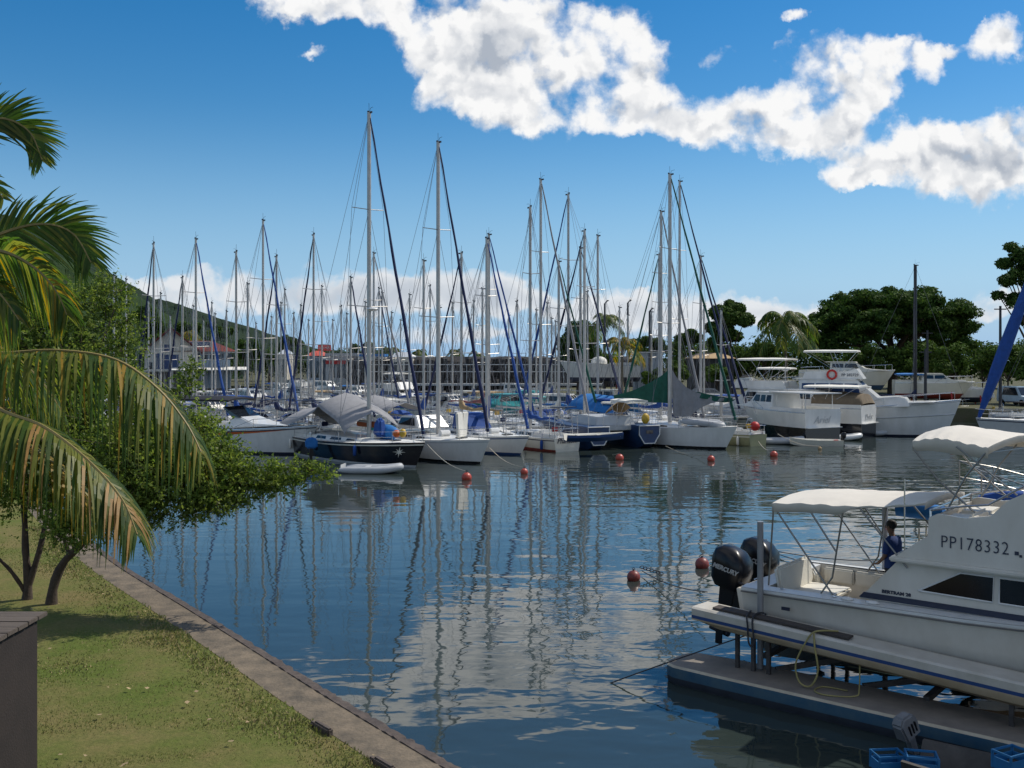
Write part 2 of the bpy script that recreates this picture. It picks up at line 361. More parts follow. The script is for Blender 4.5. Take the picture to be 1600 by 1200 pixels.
def ribbon(mb, A, B, m_=0):
    for i in range(len(A) - 1): mb.face([A[i], A[i + 1], B[i + 1], B[i]], m_)
fine = pline(edge, 120)
rnd = random.Random(3)
inner = offs(fine, 0.80, QZ)
pathm = mat('path_earth', (0.20, 0.155, 0.105), 0.9, scale=2.6, bump=0.03, bscale=18, col2=(0.075, 0.062, 0.045))
m = MB(); e1 = offs(fine, 0.12, QZ + 0.004); i1 = [p + Vector((0, 0, 0.004)) for p in offs(fine, 0.80, QZ)]
ribbon(m, e1, i1)
tag(m.build('path', pathm, smooth=0, fix=False), kind='structure')
m = MB()
left = [Vector((-160, p.y - 10, QZ)) for p in fine]; left[-1].y = 300
inn = [Vector((p.x + 0.05 * rnd.uniform(-1, 1), p.y, QZ - 0.004 + 0.0)) for p in offs(fine, 0.76, QZ)]
# lawn as a grid that undulates a little
for i in range(len(fine) - 1):
    prevA, prevB = inn[i], inn[i + 1]
    for k, d in enumerate((1.2, 2.5, 5, 9, 16, 40, 150)):
        A = Vector((inn[i].x - d, inn[i].y - d * 0.2, QZ + 0.06 + 0.05 * noise.noise(Vector((i * 0.2, d, 0))) if d < 100 else QZ))
        B = Vector((inn[i + 1].x - d, inn[i + 1].y - d * 0.2, QZ + 0.06 + 0.05 * noise.noise(Vector(((i + 1) * 0.2, d, 0))) if d < 100 else QZ))
        m.face([prevA, A, B, prevB]); prevA, prevB = A, B
lw = tag(m.build('lawn', lawnm, smooth=60), kind='structure')
# grass blades on the visible part
def inside_lawn(x, y):
    for i in range(len(inner) - 1):
        if inner[i].y <= y <= inner[i + 1].y:
            t_ = (y - inner[i].y) / (inner[i + 1].y - inner[i].y); return x < lerp(inner[i].x, inner[i + 1].x, t_) - 0.03 + 0.12 * noise.noise(Vector((x, y * 2.0, 3)))
    return False
m = MB(); cnt = 0
while cnt < 42000:
    y = 11.5 + 22 * rnd.random() ** 1.4; x = -y * 0.55 + rnd.random() * (y * 0.55 + 0.2)
    if not inside_lawn(x, y): continue
    if noise.noise(Vector((x * 0.5, y * 0.5, 9))) < rnd.uniform(-0.6, 0.6): continue
    cnt += 1
    hgt = rnd.uniform(0.0, 0.03); a = rnd.uniform(0, 6.28); w = 0.007 + 0.0005 * y; dx, dy = math.cos(a) * w, math.sin(a) * w
    bx, by = rnd.uniform(-.03, .03), rnd.uniform(-.03, .03); z = QZ + 0.03
    m.face([(x - dx, y - dy, z), (x + dx, y + dy, z), (x + bx, y + by, z + hgt + 0.03)], rnd.choice((0, 0, 1)))
tag(m.build('grass', [mat('grass_blade', (0.135, 0.155, 0.042), 0.8, var=0.3, scale=0.8, trans=0.3), mat('grass_dry', (0.25, 0.20, 0.09), 0.9, var=0.3, scale=0.8)], smooth=0, fix=False), kind='stuff')
# rough stone coping along the water: one quay wall
stone = mat('quay_stone', (0.11, 0.085, 0.07), 0.9, scale=4, bump=0.05, bscale=12, col2=(0.045, 0.035, 0.032))
m = MB(); rings = []
core = pline(edge, 260)
o1 = offs(core, 0.14, 0)
for i, p in enumerate(core):
    w = 0.07 * noise.noise(Vector((i * 0.55, 1, 0))) + 0.03 * noise.noise(Vector((i * 1.7, 4, 0))); hz = 0.03 * noise.noise(Vector((i * 0.6, 7, 0)))
    t_ = (core[min(i + 1, len(core) - 1)] - core[max(i - 1, 0)]); t_.z = 0; t_.normalize(); nrm = Vector((-t_.y, t_.x, 0))
    a = p + nrm * 0.13; bq = p - nrm * (0.03 + w)
    rings.append([Vector((a.x, a.y, QZ + 0.02 + hz)), Vector((bq.x, bq.y, QZ + 0.02 + hz)), Vector((bq.x, bq.y, QZ - 0.12)) - nrm * 0.05, Vector((bq.x, bq.y, -0.6)) - nrm * (0.15 + w), Vector((a.x, a.y, -0.6))])
m.loft(rings)
tag(m.build('quay_wall', stone, smooth=25), 'rough stone quay edge running along the grassy bank', 'quay wall')
for k, (x, y) in enumerate(((505, 1133), (600, 1190))):
    c = G(x, y, QZ + 0.1); m = MB()
    m.box((0, 0, -.05), (0.5, 0.10, 0.2)); m.box((0.30, 0.02, -0.07), (0.14, 0.08, 0.18))
    o = m.build('kerb_stone', stone, bevel=0.025); o.location = (c.x, c.y, QZ + 0.06); o.rotation_euler = (0.05, 0.03, R(127))
    tag(o, ('dark kerb stone poking up beside the path, the farther of two', 'dark kerb stone poking up beside the path, the nearer of two')[k], 'kerb stone', 'kerb stones along the path edge')
# fallen leaves and litter on the lawn
m = MB()
for k in range(60):
    y = rnd.uniform(12.5, 24); x = -y * rnd.uniform(0.12, 0.5)
    if not inside_lawn(x, y): continue
    a = rnd.uniform(0, 6.28); s_ = rnd.uniform(.02, .05); z = QZ + 0.12
    m.face([(x + s_ * math.cos(a + q), y + s_ * math.sin(a + q), z + rnd.uniform(0, .03)) for q in (0, 1.2, 3.1, 4.3)])
tag(m.build('leaves', mat('dry_leaf', (0.30, 0.22, 0.12), 0.9, var=0.4, scale=2), smooth=0, fix=False), kind='stuff')

# terrace wall with plank capping at the lower left
m = MB(); wallm = mat('terrace_wall_paint', (0.022, 0.015, 0.012), 0.85, var=0.35, scale=1.5, bump=0.01)
root = thing('garden_wall', 'dark rendered garden wall with worn plank capping beside the lawn', 'wall', (-5.52, 10.6, QZ - .22))
m.prism([(-0, 0), (-0, 2.9), (-6, 2.9), (-6, 0)], 0, 1.0); m.build('wall', wallm, root, bevel=0.02)
plank = mat('weathered_plank', (0.055, 0.042, 0.033), 0.85, scale=3, stretch=(0.4, 6, 6), bump=0.01, col2=(0.12, 0.095, 0.075))
for k in range(5):
    m = MB(); m.box((-3.0, 0.1 + k * 0.235, 2.93 + 0.004 * (k % 2)), (6.08, 0.225, 0.05)); m.build('plank', plank, root, bevel=0.006)

# ------------------------------------------------------------------ hills
hillm = mat('wooded_hill', (0.010, 0.020, 0.012), 0.95, scale=0.08, bump=4.0, bscale=0.13, col2=(0.030, 0.045, 0.024), spec=0.05)
def hill(name, prof, D, depth, front, mt, amp, step=6, base=0.0, fs=0.05):
    """terrain whose skyline passes the photo pixels in prof when seen from the terrace"""
    m = MB(); xs = []; x = prof[0][0]
    while x <= prof[-1][0]: xs.append(x); x += step
    rows = []
    for j in range(15):
        t_ = j / 14.0; Y = lerp(D - front, D, t_) if j <= 14 else D; row = []
        for x in xs:
            for (x0, y0), (x1, y1) in zip(prof, prof[1:]):
                if x0 <= x <= x1: py = lerp(y0, y1, (x - x0) / (x1 - x0)); break
            z = H + (556 - py) / F * D
            s_ = math.sin(t_ * math.pi / 2) ** 0.8
            X = (x - 800) / F * Y
            zz = H + (z - H) * (Y / D) * s_ - 4 * (1 - s_) + amp * noise.fractal(Vector((X * fs, Y * fs, 0)), 0.9, 2.1, 5) * (0.3 + s_)
            row.append((X, Y, zz if t_ > 0 else -1))
        rows.append(row)
    for j in range(1, 5):
        rows.append([(p[0], D + depth * j / 4, lerp(p[2], -2, (j / 4) ** 1.5)) for p in rows[14]])
    for a, b_ in zip(rows, rows[1:]):
        for i in range(len(a) - 1): m.face([a[i], a[i + 1], b_[i + 1], b_[i]])
    return tag(m.build(name, mt, smooth=80), kind='structure')
hill('hills', [(-500, 300), (-120, 300), (0, 333), (40, 345), (90, 392), (130, 415), (165, 440), (215, 470), (250, 474), (300, 487), (350, 499), (400, 520), (440, 541), (480, 546), (520, 551), (560, 555), (640, 557)], 900, 500, 450, hillm, 4.0, 2, 2, 0.03)
hill('hill', [(-400, 330), (-60, 345), (40, 370), (100, 410), (150, 470), (210, 505), (300, 528), (380, 552)], 330, 200, 110, mat('wooded_slope', (0.012, 0.026, 0.010), 0.95, scale=0.3, bump=0.8, bscale=1.0, col2=(0.035, 0.060, 0.018), spec=0.1), 4.0, 2, 2, 0.09)
# land behind the marina
landm = grassmat('ground', (0.10, 0.095, 0.06), (0.07, 0.085, 0.03), (0.13, 0.115, 0.085))
def land(name, poly, z, skirt=True):
    m = MB(); top = [Vector((x, y, z)) for x, y in poly]; m.face(top)
    n = len(poly)
    for i in range(n):
        a, b_ = top[i], top[(i + 1) % n]; m.face([a, b_, b_ - Vector((0, 0, z + 1)), a - Vector((0, 0, z + 1))])
    return tag(m.build(name, landm, smooth=0), kind='structure')
land('ground_left', [(-300, 150), (-110, 150), (-60, 172), (-28, 176), (-28, 420), (-400, 420)], 1.0)
land('ground_right', [(4, 146), (7, 113), (20, 108), (32, 97), (46, 92.0), (70, 86), (120, 84), (400, 90), (400, 420), (8, 420)], 1.3)
# ------------------------------------------------------------------ boats: builders
def hull_rings(L, B, fs, fb, rake=0.9, tr=0.75, n=16, fine_bow=2.2, tmax=0.42, srake=0.0, dip=0.10, flare=0.0):
    """rings from stern (x=0) to bow (x=L); each ring runs port sheer .. keel .. starboard sheer"""
    out = []; sheer = []
    for k in range(n + 1):
        t = k / n
        if t > 0.85: t = 0.85 + (t - 0.85)
        s = 1 - ((t - tmax) / (1 - tmax)) ** fine_bow if t > tmax else 1 - (1 - tr) * ((tmax - t) / tmax) ** 2
        b = max(0.015, B / 2 * s); zs = lerp(fs, fb, t ** 1.5) - dip * math.sin(math.pi * t)
        lv = [(1.0, zs), (0.995, zs - 0.10), (0.985, zs - 0.17), (0.95 - flare * t, zs * 0.5), (0.90 - flare * 1.6 * t, 0.13), (0.87 - flare * 1.8 * t, -0.01), (0.5, -0.32), (0.03, -0.42)]
        half = []
        for (kb, z) in lv:
            x = t * L - max(0, (1 - z / zs)) * rake * t ** 5 + (1 - z / zs) * srake * (1 - t) ** 6
            half.append(Vector((x, b * kb, z)))
        out.append(half + [Vector((p.x, -p.y, p.z)) for p in half[::-1]])
        sheer.append(Vector((t * L, b, zs)))
    return out, sheer
BAND = [0, 1, 0, 0, 2, 3, 3, 3, 3, 3, 2, 0, 0, 1, 0, 0]
def make_hull(root, L, B, fs, fb, top, stripe, boot, under, **kw):
    rg, sheer = hull_rings(L, B, fs, fb, **kw)
    m = MB(); m.loft(rg, bands=BAND, closed=True, cap=True, mcap=0); 
    # drop the lid faces between the two sheer points (the deck closes them)
    h = m.build('hull', [top, stripe, boot, under], root, smooth=40)
    m = MB()
    for a, b in zip(sheer, sheer[1:]):
        ca, cb = Vector((a.x, 0, a.z + 0.05)), Vector((b.x, 0, b.z + 0.05))
        A0, A1 = Vector((a.x, a.y * .985, a.z + .012)), Vector((b.x, b.y * .985, b.z + .012))
        B0, B1 = Vector((a.x, -a.y * .985, a.z + .012)), Vector((b.x, -b.y * .985, b.z + .012))
        m.face([A0, ca, cb, A1]); m.face([ca, B0, B1, cb])
    m.build('deck', deckm, root, smooth=40)
    return sheer
def sheer_at(sheer, x):
    for a, b in zip(sheer, sheer[1:]):
        if a.x <= x <= b.x: return a.lerp(b, (x - a.x) / max(1e-6, b.x - a.x))
    return sheer[-1] if x > 0 else sheer[0]

def sailboat(name, label, bow=None, hd=-50, L=11.0, Hm=14.0, B=None, group=None, top=None, stripe=None, boot=None, under=None, cover=None, genoa=None,
             mast=None, sp=2, det=2, mastx=None, bimini=None, hood=None, low=0.0, mpos=0.58, covertall=False, dinghy=None, lean=0.0, stern_arch=False, fr=1.0, r_m=0.085, gk=1.0):
    """bow = world point of the stem head; hd = heading of the bow in degrees"""
    top = top or gel; stripe = stripe or striped; boot = boot or antib; under = under or anti; mast = mast or alu
    B = B or L * 0.31; fb = 0.105 * L * fr + 0.15; fs = 0.085 * L * fr + 0.1
    a = R(hd); loc = (bow[0] - math.cos(a) * L, bow[1] - math.sin(a) * L, 0)
    root = thing(name, label, 'sailboat', loc, a, group)
    sh = make_hull(root, L, B, fs, fb, top, stripe, boot, under, n=14 if det > 1 else 8)
    m = MB(); x0, x1 = 0.30 * L, 0.70 * L; rings = []
    wins = []
    for k in range(8):
        t = k / 7; x = lerp(x0, x1, t); p = sheer_at(sh, x); w = min(p.y - 0.38, B * 0.34 * (1 - 0.45 * t ** 2)); w = max(w, 0.18)
        hh = 0.40 * (1 - 0.85 * t ** 2.2); z = p.z
        rings.append([Vector((x, w * 1.12, z)), Vector((x + .02, w, z + hh * .8)), Vector((x, w * .72, z + hh)), Vector((x, 0, z + hh * 1.12)), Vector((x, -w * .72, z + hh)), Vector((x + .02, -w, z + hh * .8)), Vector((x, -w * 1.12, z))])
    m.loft(rings, closed=True); cr = m.build('coachroof', gel, root, smooth=40)
    m = MB()
    for s in (1, -1):
        for (t0, t1) in ((0, 1.6), (2.0, 3.6), (4.0, 5.2)) if det > 1 else ((0.2, 4.5),):
            q = []
            for (tt, u) in ((t0 + .15, .25), (t1, .25), (t1 - .1, .80), (t0 + .25, .80)):
                k = min(int(tt), 6); f_ = tt - k; r0, r1 = rings[k], rings[k + 1]; i0, i1 = (0, 1) if s > 0 else (6, 5)
                A = r0[i0].lerp(r0[i1], u); Bq = r1[i0].lerp(r1[i1], u); c = A.lerp(Bq, f_); q.append(c + Vector((0, s * 0.012, 0)))
            m.face(q)
    m.build('window', glass, root, smooth=0, fix=False)
    # cockpit coaming, wheel
    m = MB(); pz = sheer_at(sh, 0.15 * L).z; w = B * 0.30
    m.box((0.15 * L, w, pz + .13), (0.28 * L, 0.14, 0.24)); m.box((0.15 * L, -w, pz + .13), (0.28 * L, 0.14, 0.24)); m.box((0.02 * L + .1, 0, pz + .08), (0.1, 2 * w, 0.14))
    m.build('cockpit_coaming', gel, root)
    if det > 1:
        m = MB(); c = Vector((0.10 * L, 0, pz + 0.75))
        m.tube([c + Vector((0, .38 * math.cos(k * .5236), .38 * math.sin(k * .5236))) for k in range(13)], 0.018, 5); m.tube([c, c - Vector((0, 0, .8))], 0.05, 6)
        for k in range(3): m.tube([c, c + Vector((0, .38 * math.cos(k * 2.09), .38 * math.sin(k * 2.09)))], 0.01, 4)
        m.build('wheel', steel, root)
    if det > 1:
        for k, f_ in enumerate((.12, .34, .52, .68)):
            for s in (1, -1):
                if (k + int(L * 10) + (s > 0)) % 2 and k != 0: continue
                p = sheer_at(sh, f_ * L); m = MB(); zc_ = p.z - .42; c_ = Vector((f_ * L, s * (p.y * 1.0 + .11), zc_))
                m.loft([[c_ + Vector((rr_ * math.cos(q), rr_ * math.sin(q), z_)) for q in [j * 1.0472 for j in range(6)]] for z_, rr_ in ((-.32, .03), (-.25, .10), (.22, .10), (.30, .03))]); m.tube([c_ + Vector((0, 0, .3)), Vector((f_ * L, s * (p.y - .05), p.z + .55))], .012, 3)
                m.build('fender', (gelg, blue, wcan, striped)[(k + int(L * 7)) % 4], root, smooth=60)
        m = MB(); px0 = sheer_at(sh, .78 * L); m.box((.78 * L, 0, px0.z + .10), (.55, .5, .06)); m.build('hatch', glass, root)
        m = MB(); m.tube([(.64 * L, -.32, sheer_at(sh, .64 * L).z + .32), (.64 * L, .32, sheer_at(sh, .64 * L).z + .32)], .19, 8); m.build('life_raft', gel, root)
        for s in (1, -1):
            m = MB(); z_ = pz + .25; m.tube([(.22 * L, s * w, z_), (.22 * L, s * w, z_ + .10), (.22 * L, s * w, z_ + .16)], [.08, .06, .07], 8); m.build('winch', steel, root)
        m = MB(); xx = L * .03; m.box((xx + .1, w * .9, pz + .62), (.18, .42, .30)); m.build('stern_locker', (wcan, yell, redm, navy)[int(L * 13) % 4], root, bevel=.04)
    # mast, spreaders, boom
    mx_ = mastx if mastx else mpos * L; mz = sheer_at(sh, mx_).z + 0.25
    m = MB(); lx = math.sin(R(lean)) * Hm; prof = []
    for z in (mz, (mz + Hm) / 2, Hm): prof.append([Vector((mx_ + math.cos(q) * 1.35 * r_m * (1 - .15 * z / Hm), math.sin(q) * r_m * (1 - .2 * z / Hm) + lx * z / Hm, z)) for q in [k * .7854 for k in range(8)]])
    m.loft(prof); ms = m.build('mast', mast, root)
    m = MB(); fr_ = [0.60, 0.80] if sp == 1 else [0.52, 0.76]
    tips = []
    for k in range(sp):
        z = lerp(mz, Hm, (0.40, 0.70)[k] if sp == 2 else 0.5); wd = B * (0.33, 0.26)[k]
        m = MB(); m.tube([(mx_ - 0.15, wd, z + .06), (mx_, 0.0, z), (mx_ - 0.15, -wd, z + .06)], 0.028, 5); tips.append((z, wd)); m.build('spreader', mast, ms)
    m = MB(); m.tube([(mx_, 0, Hm), (mx_ - .02, 0, Hm + .55)], 0.010, 4); m.tube([(mx_ + .05, 0, Hm), (mx_ + .15, 0, Hm + .22), (mx_ + .42, 0, Hm + .24)], 0.012, 4)
    m.ball((mx_ - .1, 0, Hm + .06), 0.07, nu=6, nv=4); m.box((mx_ + .1, 0, Hm - .03), (.4, .08, .1)); m.build('masthead_gear', aludk, ms)
    bl = mx_ - 0.10 * L; bz = mz + 0.85
    if bl > 0.5:
        m = MB(); m.tube([(mx_, 0, bz), (bl * 0.0 + 0.13 * L, 0, bz + .12)], 0.065, 6); bo = m.build('boom', mast, root)
        if cover:
            m = MB(); rings = []; xe = 0.14 * L
            for k in range(11):
                t = k / 10; x = lerp(mx_ + 0.10, xe, t); hh = lerp(0.34, 0.14, t ** .6) + 0.04 * math.sin(t * 19 + L); ww = lerp(0.17, 0.09, t)
                if covertall: hh = 0.16 + 1.9 * math.exp(-t * 5.5)
                else: hh += 0.75 * max(0, 1 - t * 9)
                zb = bz - 0.10 + .12 * t - 0.05 * math.sin(t * 11 + L)
                rings.append([Vector((x, ww * math.cos(q), zb + hh * (0.5 + 0.5 * math.sin(q)))) for q in [j * .7854 + .39 for j in range(8)]])
            m.loft(rings); m.build('sail_cover', cover, bo, smooth=60)
    # furled headsail and standing rigging
    bx, bzz = L - 0.12, sh[-1].z
    if genoa:
        m = MB(); n_ = 14; pts = []; rr = []
        for k in range(n_ + 1):
            t = k / n_; p = Vector((mx_ + .12, 0, Hm - .35)).lerp(Vector((bx, 0, bzz + .45)), t); p.y += 0.02 * math.sin(t * 23)
            p.z -= 0.15 * math.sin(t * math.pi)
            pts.append(p); rr.append(gk * (0.040 + 0.060 * min(1, t * 1.35)) * (1 + .12 * math.sin(t * 31)) if t > .03 else .03)
        m.tube(pts, rr, 7); m.build('furled_headsail', genoa, root, smooth=60)
    m = MB(); wr = 0.013 if det > 1 else 0.016
    top_ = Vector((mx_, 0, Hm - .1))
    def wv(a_, b_): m.tube([a_, b_], wr, 3)
    wv(top_, (bx, 0, bzz)); 
    for s in (1, -1):
        wv(top_, (0.1, s * B * .25, fs)); cp = sheer_at(sh, mx_ - .2); ch = Vector((mx_ - .2, s * (cp.y - .05), cp.z)); prev = top_
        for (z, wd) in tips[::-1]:
            tp = Vector((mx_ - .15, s * wd, z + .06)); wv(prev, tp); prev = tp
        wv(prev, ch)
        if tips: wv((mx_, 0, tips[0][0]), ch + Vector((-.5, 0, 0)))
        if len(tips) > 1: wv((mx_, 0, tips[1][0]), (mx_ - .15, s * tips[0][1], tips[0][0] + .06))
    wv((mx_ - .12, 0.03, Hm - .3), (mx_ - .22, .05, mz + .5))
    m.build('rigging', wire, root, smooth=0, fix=False)
    # rails
    m = MB(); r_ = 0.014 if det > 1 else 0.018
    def rail(s, x): p = sheer_at(sh, x); return Vector((x, s * (p.y - .06), p.z))
    up = Vector((0, 0, .62)); up2 = Vector((0, 0, .32))
    A = [rail(1, L * .86) + up, rail(1, L * .95) + up, Vector((L + .05, 0, bzz + .66)), rail(-1, L * .95) + up, rail(-1, L * .86) + up]
    m.tube(A, r_ * 1.2, 4)
    xs = [L * f_ for f_ in ((.03, .14, .28, .42, .56, .70, .86, .95) if det > 1 else (.03, .3, .6, .9))]
    for s in (1, -1):
        for x in xs: m.tube([rail(s, x), rail(s, x) + up], r_, 4)
        m.tube([rail(s, x) + up for x in xs], r_ * .6, 3)
        if det > 1: m.tube([rail(s, x) + up2 for x in xs], r_ * .6, 3)
    m.tube([rail(1, L * .14) + up, rail(1, 0.05) + up, rail(-1, 0.05) + up, rail(-1, L * .14) + up], r_ * 1.2, 4)
    m.build('guard_rail', steel, root, smooth=0, fix=False)
    if hood:
        m = MB(); rings = []; xc = 0.30 * L; w = B * .30; z0 = sheer_at(sh, xc).z + .3
        for (dx, hh) in ((0.75, .05), (.45, .45), (0, .68), (-.5, .72)):
            rings.append([Vector((xc + dx, w * math.cos(q), z0 + hh * math.sin(q) ** .6)) for q in [max(1e-4, k * math.pi / 8) for k in range(9)]])
        m.loft(rings, closed=False, cap=False); m.build('spray_hood', hood, root, smooth=60)
    if bimini:
        canopy(root, 0.03 * L, 0.23 * L, -B * .33, B * .33, pz + 1.75, bimini, pz)
    if stern_arch:
        m = MB()
        for x in (0.1, 0.7): m.tube([(x, B * .34, fs), (x + .05, B * .32, fs + 1.7), (x + .1, 0, fs + 1.95), (x + .05, -B * .32, fs + 1.7), (x, -B * .34, fs)], .022, 5)
        m.build('stern_arch', steel, root); m = MB(); m.box((.45, 0, fs + 2.0), (.7, B * .6, .05)); m.build('solar_panel', striped, root)
    return root, sh
def canopy(root, x0, x1, y0, y1, z, m_, zb, crown=0.12, skirt=0.12, frame=True, n='canopy', legs=None):
    """fabric bimini with rounded corners, a skirt and a tube frame"""
    m = MB(); nx, ny = 8, 6; rings = []
    def pt(i, j, dz=0):
        u, v = i / nx, j / ny; e = 1 - abs(2 * v - 1) ** 2.5; e2 = 1 - abs(2 * u - 1) ** 4
        sag = -0.025 * abs(math.sin(u * math.pi * 3))
        return Vector((lerp(x0, x1, u), lerp(y0, y1, v), z + crown * e * (.55 + .45 * e2) + sag * e + dz))
    for i in range(nx + 1):
        row = [pt(i, 0, -skirt)] + [pt(i, j) for j in range(ny + 1)] + [pt(i, ny, -skirt)]; rings.append(row)
    m.loft(rings, closed=False, cap=False)
    for i in (0, nx):
        for j in range(ny): m.face([pt(i, j), pt(i, j + 1), pt(i, j + 1, -skirt), pt(i, j, -skirt)])
    o = m.build(n, m_, root, smooth=45)
    if frame:
        m = MB(); h = z - zb; xc = (x0 + x1) / 2 + (x1 - x0) * .15
        for y in (y0 + .03, y1 - .03):
            for x in (x0 + .05, (x0 + x1) / 2, x1 - .05): m.tube([(x, y, z - skirt * .5), (xc, y, zb + (h * .0 if x != x0 else 0))], .016, 5)
        for x in (x0 + .03, x1 - .03): m.tube([(x, y0 + .02, z - .02), (x, y1 - .02, z - .02)], .016, 5)
        m.build('canopy_frame', steel, o)
    return o

def glaze(root, quads, m_=None, name='window'):
    for q in quads:
        m = MB(); m.face(q); m.build(name, m_ or glass, root, smooth=0, fix=False)

def motorboat(name, label, loc, hd, L=9.0, B=3.1, fb=1.45, fs=1.05, top=None, under=None, boot=None, cabin=True, fly=False, bim=None, cabx=(0.33, 0.74), cabh=1.15,
              windows=3, group=None, stripe=None, rail=True, wm=None, z0=0.0, cat='motorboat', roof_over=0.5, bim2=None, flyh=1.75, lifebuoy=False, transom_text=None, ladder=False,
              blankets=None, hard=None, radar=False, flyx=None, canvas_aft=None, lowdark=None, outboard=False, bimx=None, det=2):
    root = thing(name, label, cat, (loc[0], loc[1], z0), R(hd), group)
    top = top or gel; stripe = stripe or top
    sh = make_hull(root, L, B, fs, fb, top, stripe, boot or striped, under or anti, n=14, rake=1.1, tr=0.92, fine_bow=2.6, tmax=0.35, dip=0.02, flare=0.10)
    m = MB(); m.tube([Vector((p.x, p.y, p.z)) for p in sh] + [Vector((p.x, -p.y, p.z)) for p in sh[::-1]], .035, 5); m.build('rubbing_strake', steel if det > 1 else top, root)
    # cockpit well aft
    if lowdark:
        r0 = hull_rings(L, B, fs, fb, n=14, rake=1.1, tr=0.92, fine_bow=2.6, tmax=0.35, dip=0.02, flare=0.10)[0]
        m = MB(); out = []
        for a_, b_ in zip(r0, r0[1:]):
            for i, j in ((3, 4), (11, 12)):
                s_ = Vector((0, .012 if i == 3 else -.012, 0)); m.face([a_[i] + s_, b_[i] + s_, b_[j] + s_, a_[j] + s_])
        m.face([p + Vector((-.012, 0, 0)) for p in r0[0][3:13]]); m.build('lower_hull', lowdark, root, smooth=0, fix=False)
        m = MB(); m.box((-.10, 0, fs * .5 + .02), (.32, B * .86, .05)); m.build('bathing_platform', top, root)
    xa, xb = cabx[0] * L, cabx[1] * L; za = sheer_at(sh, xa).z; zb = sheer_at(sh, xb).z
    m = MB(); w = B * .44
    for s in (1, -1): m.box((xa * .5 + .05, s * w, za + .12), (xa, .12, .26))
    m.box((.08, 0, fs + .12), (.14, 2 * w, .26)); m.box((xa * .5, 0, za + .06), (xa * .7, 1.1, .12)); m.build('cockpit_coaming', top, root)
    if cabin:
        w = B * .40; h = cabh; zc = za - .02
        prof = [(xa, zc), (xa + .05, zc + h), (xb - (xb - xa) * .34, zc + h * 1.0), (xb - (xb - xa) * .12, zc + h * .45), (xb + .2, zb + .22), (min(xb + .22 * L, L * .93), sheer_at(sh, min(xb + .22 * L, L * .93)).z + .02)]
        m = MB(); m.prism(prof, -w, w, 0, taper=.16, z0=zc, h=h)
        cb = m.build('cabin', top, root, bevel=.03)
        k = lambda z: w * (1 - .16 * (z - zc) / h)
        xf = xb - (xb - xa) * .34; xg = xb - (xb - xa) * .13
        qs = []
        zl, zh = zc + h * .48, zc + h * .88
        for s in (1, -1):
            n_ = windows; a0 = xa + .18
            for i in range(n_):
                p0 = lerp(a0, xf + .1, i / n_) + .05; p1 = lerp(a0, xf + .1, (i + 1) / n_) - .05; sl_ = .25 if i == n_ - 1 else 0.03
                qs.append([(p0, s * (k(zl) + .012), zl), (p1 + sl_, s * (k(zl) + .012), zl), (p1, s * (k(zh) + .012), zh), (p0 + .04, s * (k(zh) + .012), zh)])
        glaze(cb, qs, wm)
        # windscreen panes lie 12 mm above the sloping front
        d = Vector((xg - xf, 0, -h * .55)); nn = Vector((h * .55, 0, xg - xf)).normalized() * .014
        for i in range(3):
            y0 = lerp(-w * .80, w * .80, i / 3) + .04; y1 = lerp(-w * .80, w * .80, (i + 1) / 3) - .04
            q = [Vector((xf, y0 * .97, zc + h)) + d * .10 + nn, Vector((xf, y1 * .97, zc + h)) + d * .10 + nn, Vector((xf, y1 * 1.04, zc + h)) + d * .92 + nn, Vector((xf, y0 * 1.04, zc + h)) + d * .92 + nn]
            glaze(cb, [q], wm, 'windscreen')
        m = MB(); m.box(((xa + xf) / 2 - roof_over * .5, 0, zc + h + .03), (xf - xa + roof_over, 2 * w * .9, .07)); m.build('roof', top, cb, bevel=.02)
        zt = zc + h + .065
        if fly:
            fx0, fx1 = flyx or (xa + .3, xf + .15); fw = w * .78; m = MB()
            pr = [(fx0, zt), (fx0 + .25, zt + .55), (fx1 - .9, zt + .60), (fx1 - .35, zt + .80), (fx1 + .25, zt)]
            for s in (1, -1): m.prism(pr, s * fw - .04, s * fw + .04, 0)
            m.prism([(fx1 - .45, zt), (fx1 - .35, zt + .80), (fx1 - .28, zt + .80), (fx1 + .25, zt)], -fw, fw); m.box((fx0 + .9, 0, zt + .28), (.5, fw * 1.4, .5)); m.box((fx1 - .8, 0.2, zt + .4), (.35, .7, .7))
            fl = m.build('flybridge', top, root)
            q = [(fx1 - .36, -fw * .8, zt + .80), (fx1 - .36, fw * .8, zt + .80), (fx1 - .62, fw * .75, zt + 1.05), (fx1 - .62, -fw * .75, zt + 1.05)]
            glaze(fl, [q], mat('smoked_screen', (.05, .05, .06), .08, spec=.8), 'wind_deflector')
            m = MB()
            for s in (1, -1):
                m.tube([(fx0 + .1, s * fw, zt + .25), (fx0 - .1, s * fw, zt + .9), (fx0 + 1.3, s * fw, zt + .95), (fx0 + 1.4, s * fw, zt + .6)], .018, 5)
            m.tube([(fx0 - .1, fw, zt + .9), (fx0 - .1, -fw, zt + .9)], .018, 5); m.build('rail', steel, fl)
            if bim: canopy(fl, fx0 + .1, fx1 - .2, -fw, fw, zt + flyh, bim, zt + .5)
        elif bim: canopy(root, *(bimx or (.2, xa + .6)), -w, w, zc + h + .35, bim, za)
        if bim2: canopy(root, *(bimx or (.2, xa + .4)), -w, w, zc + h * .98, bim2, za)
        if hard: 
            m = MB(); m.box((xa * .5, 0, zc + h * 1.08), (xa + .8, w * 1.9, .07)); 
            for s in (1, -1):
                for x in (.4, xa - .3): m.tube([(x, s * w * .85, za), (x, s * w * .85, zc + h * 1.06)], .03, 6)
            m.build('hard_top', hard, root)
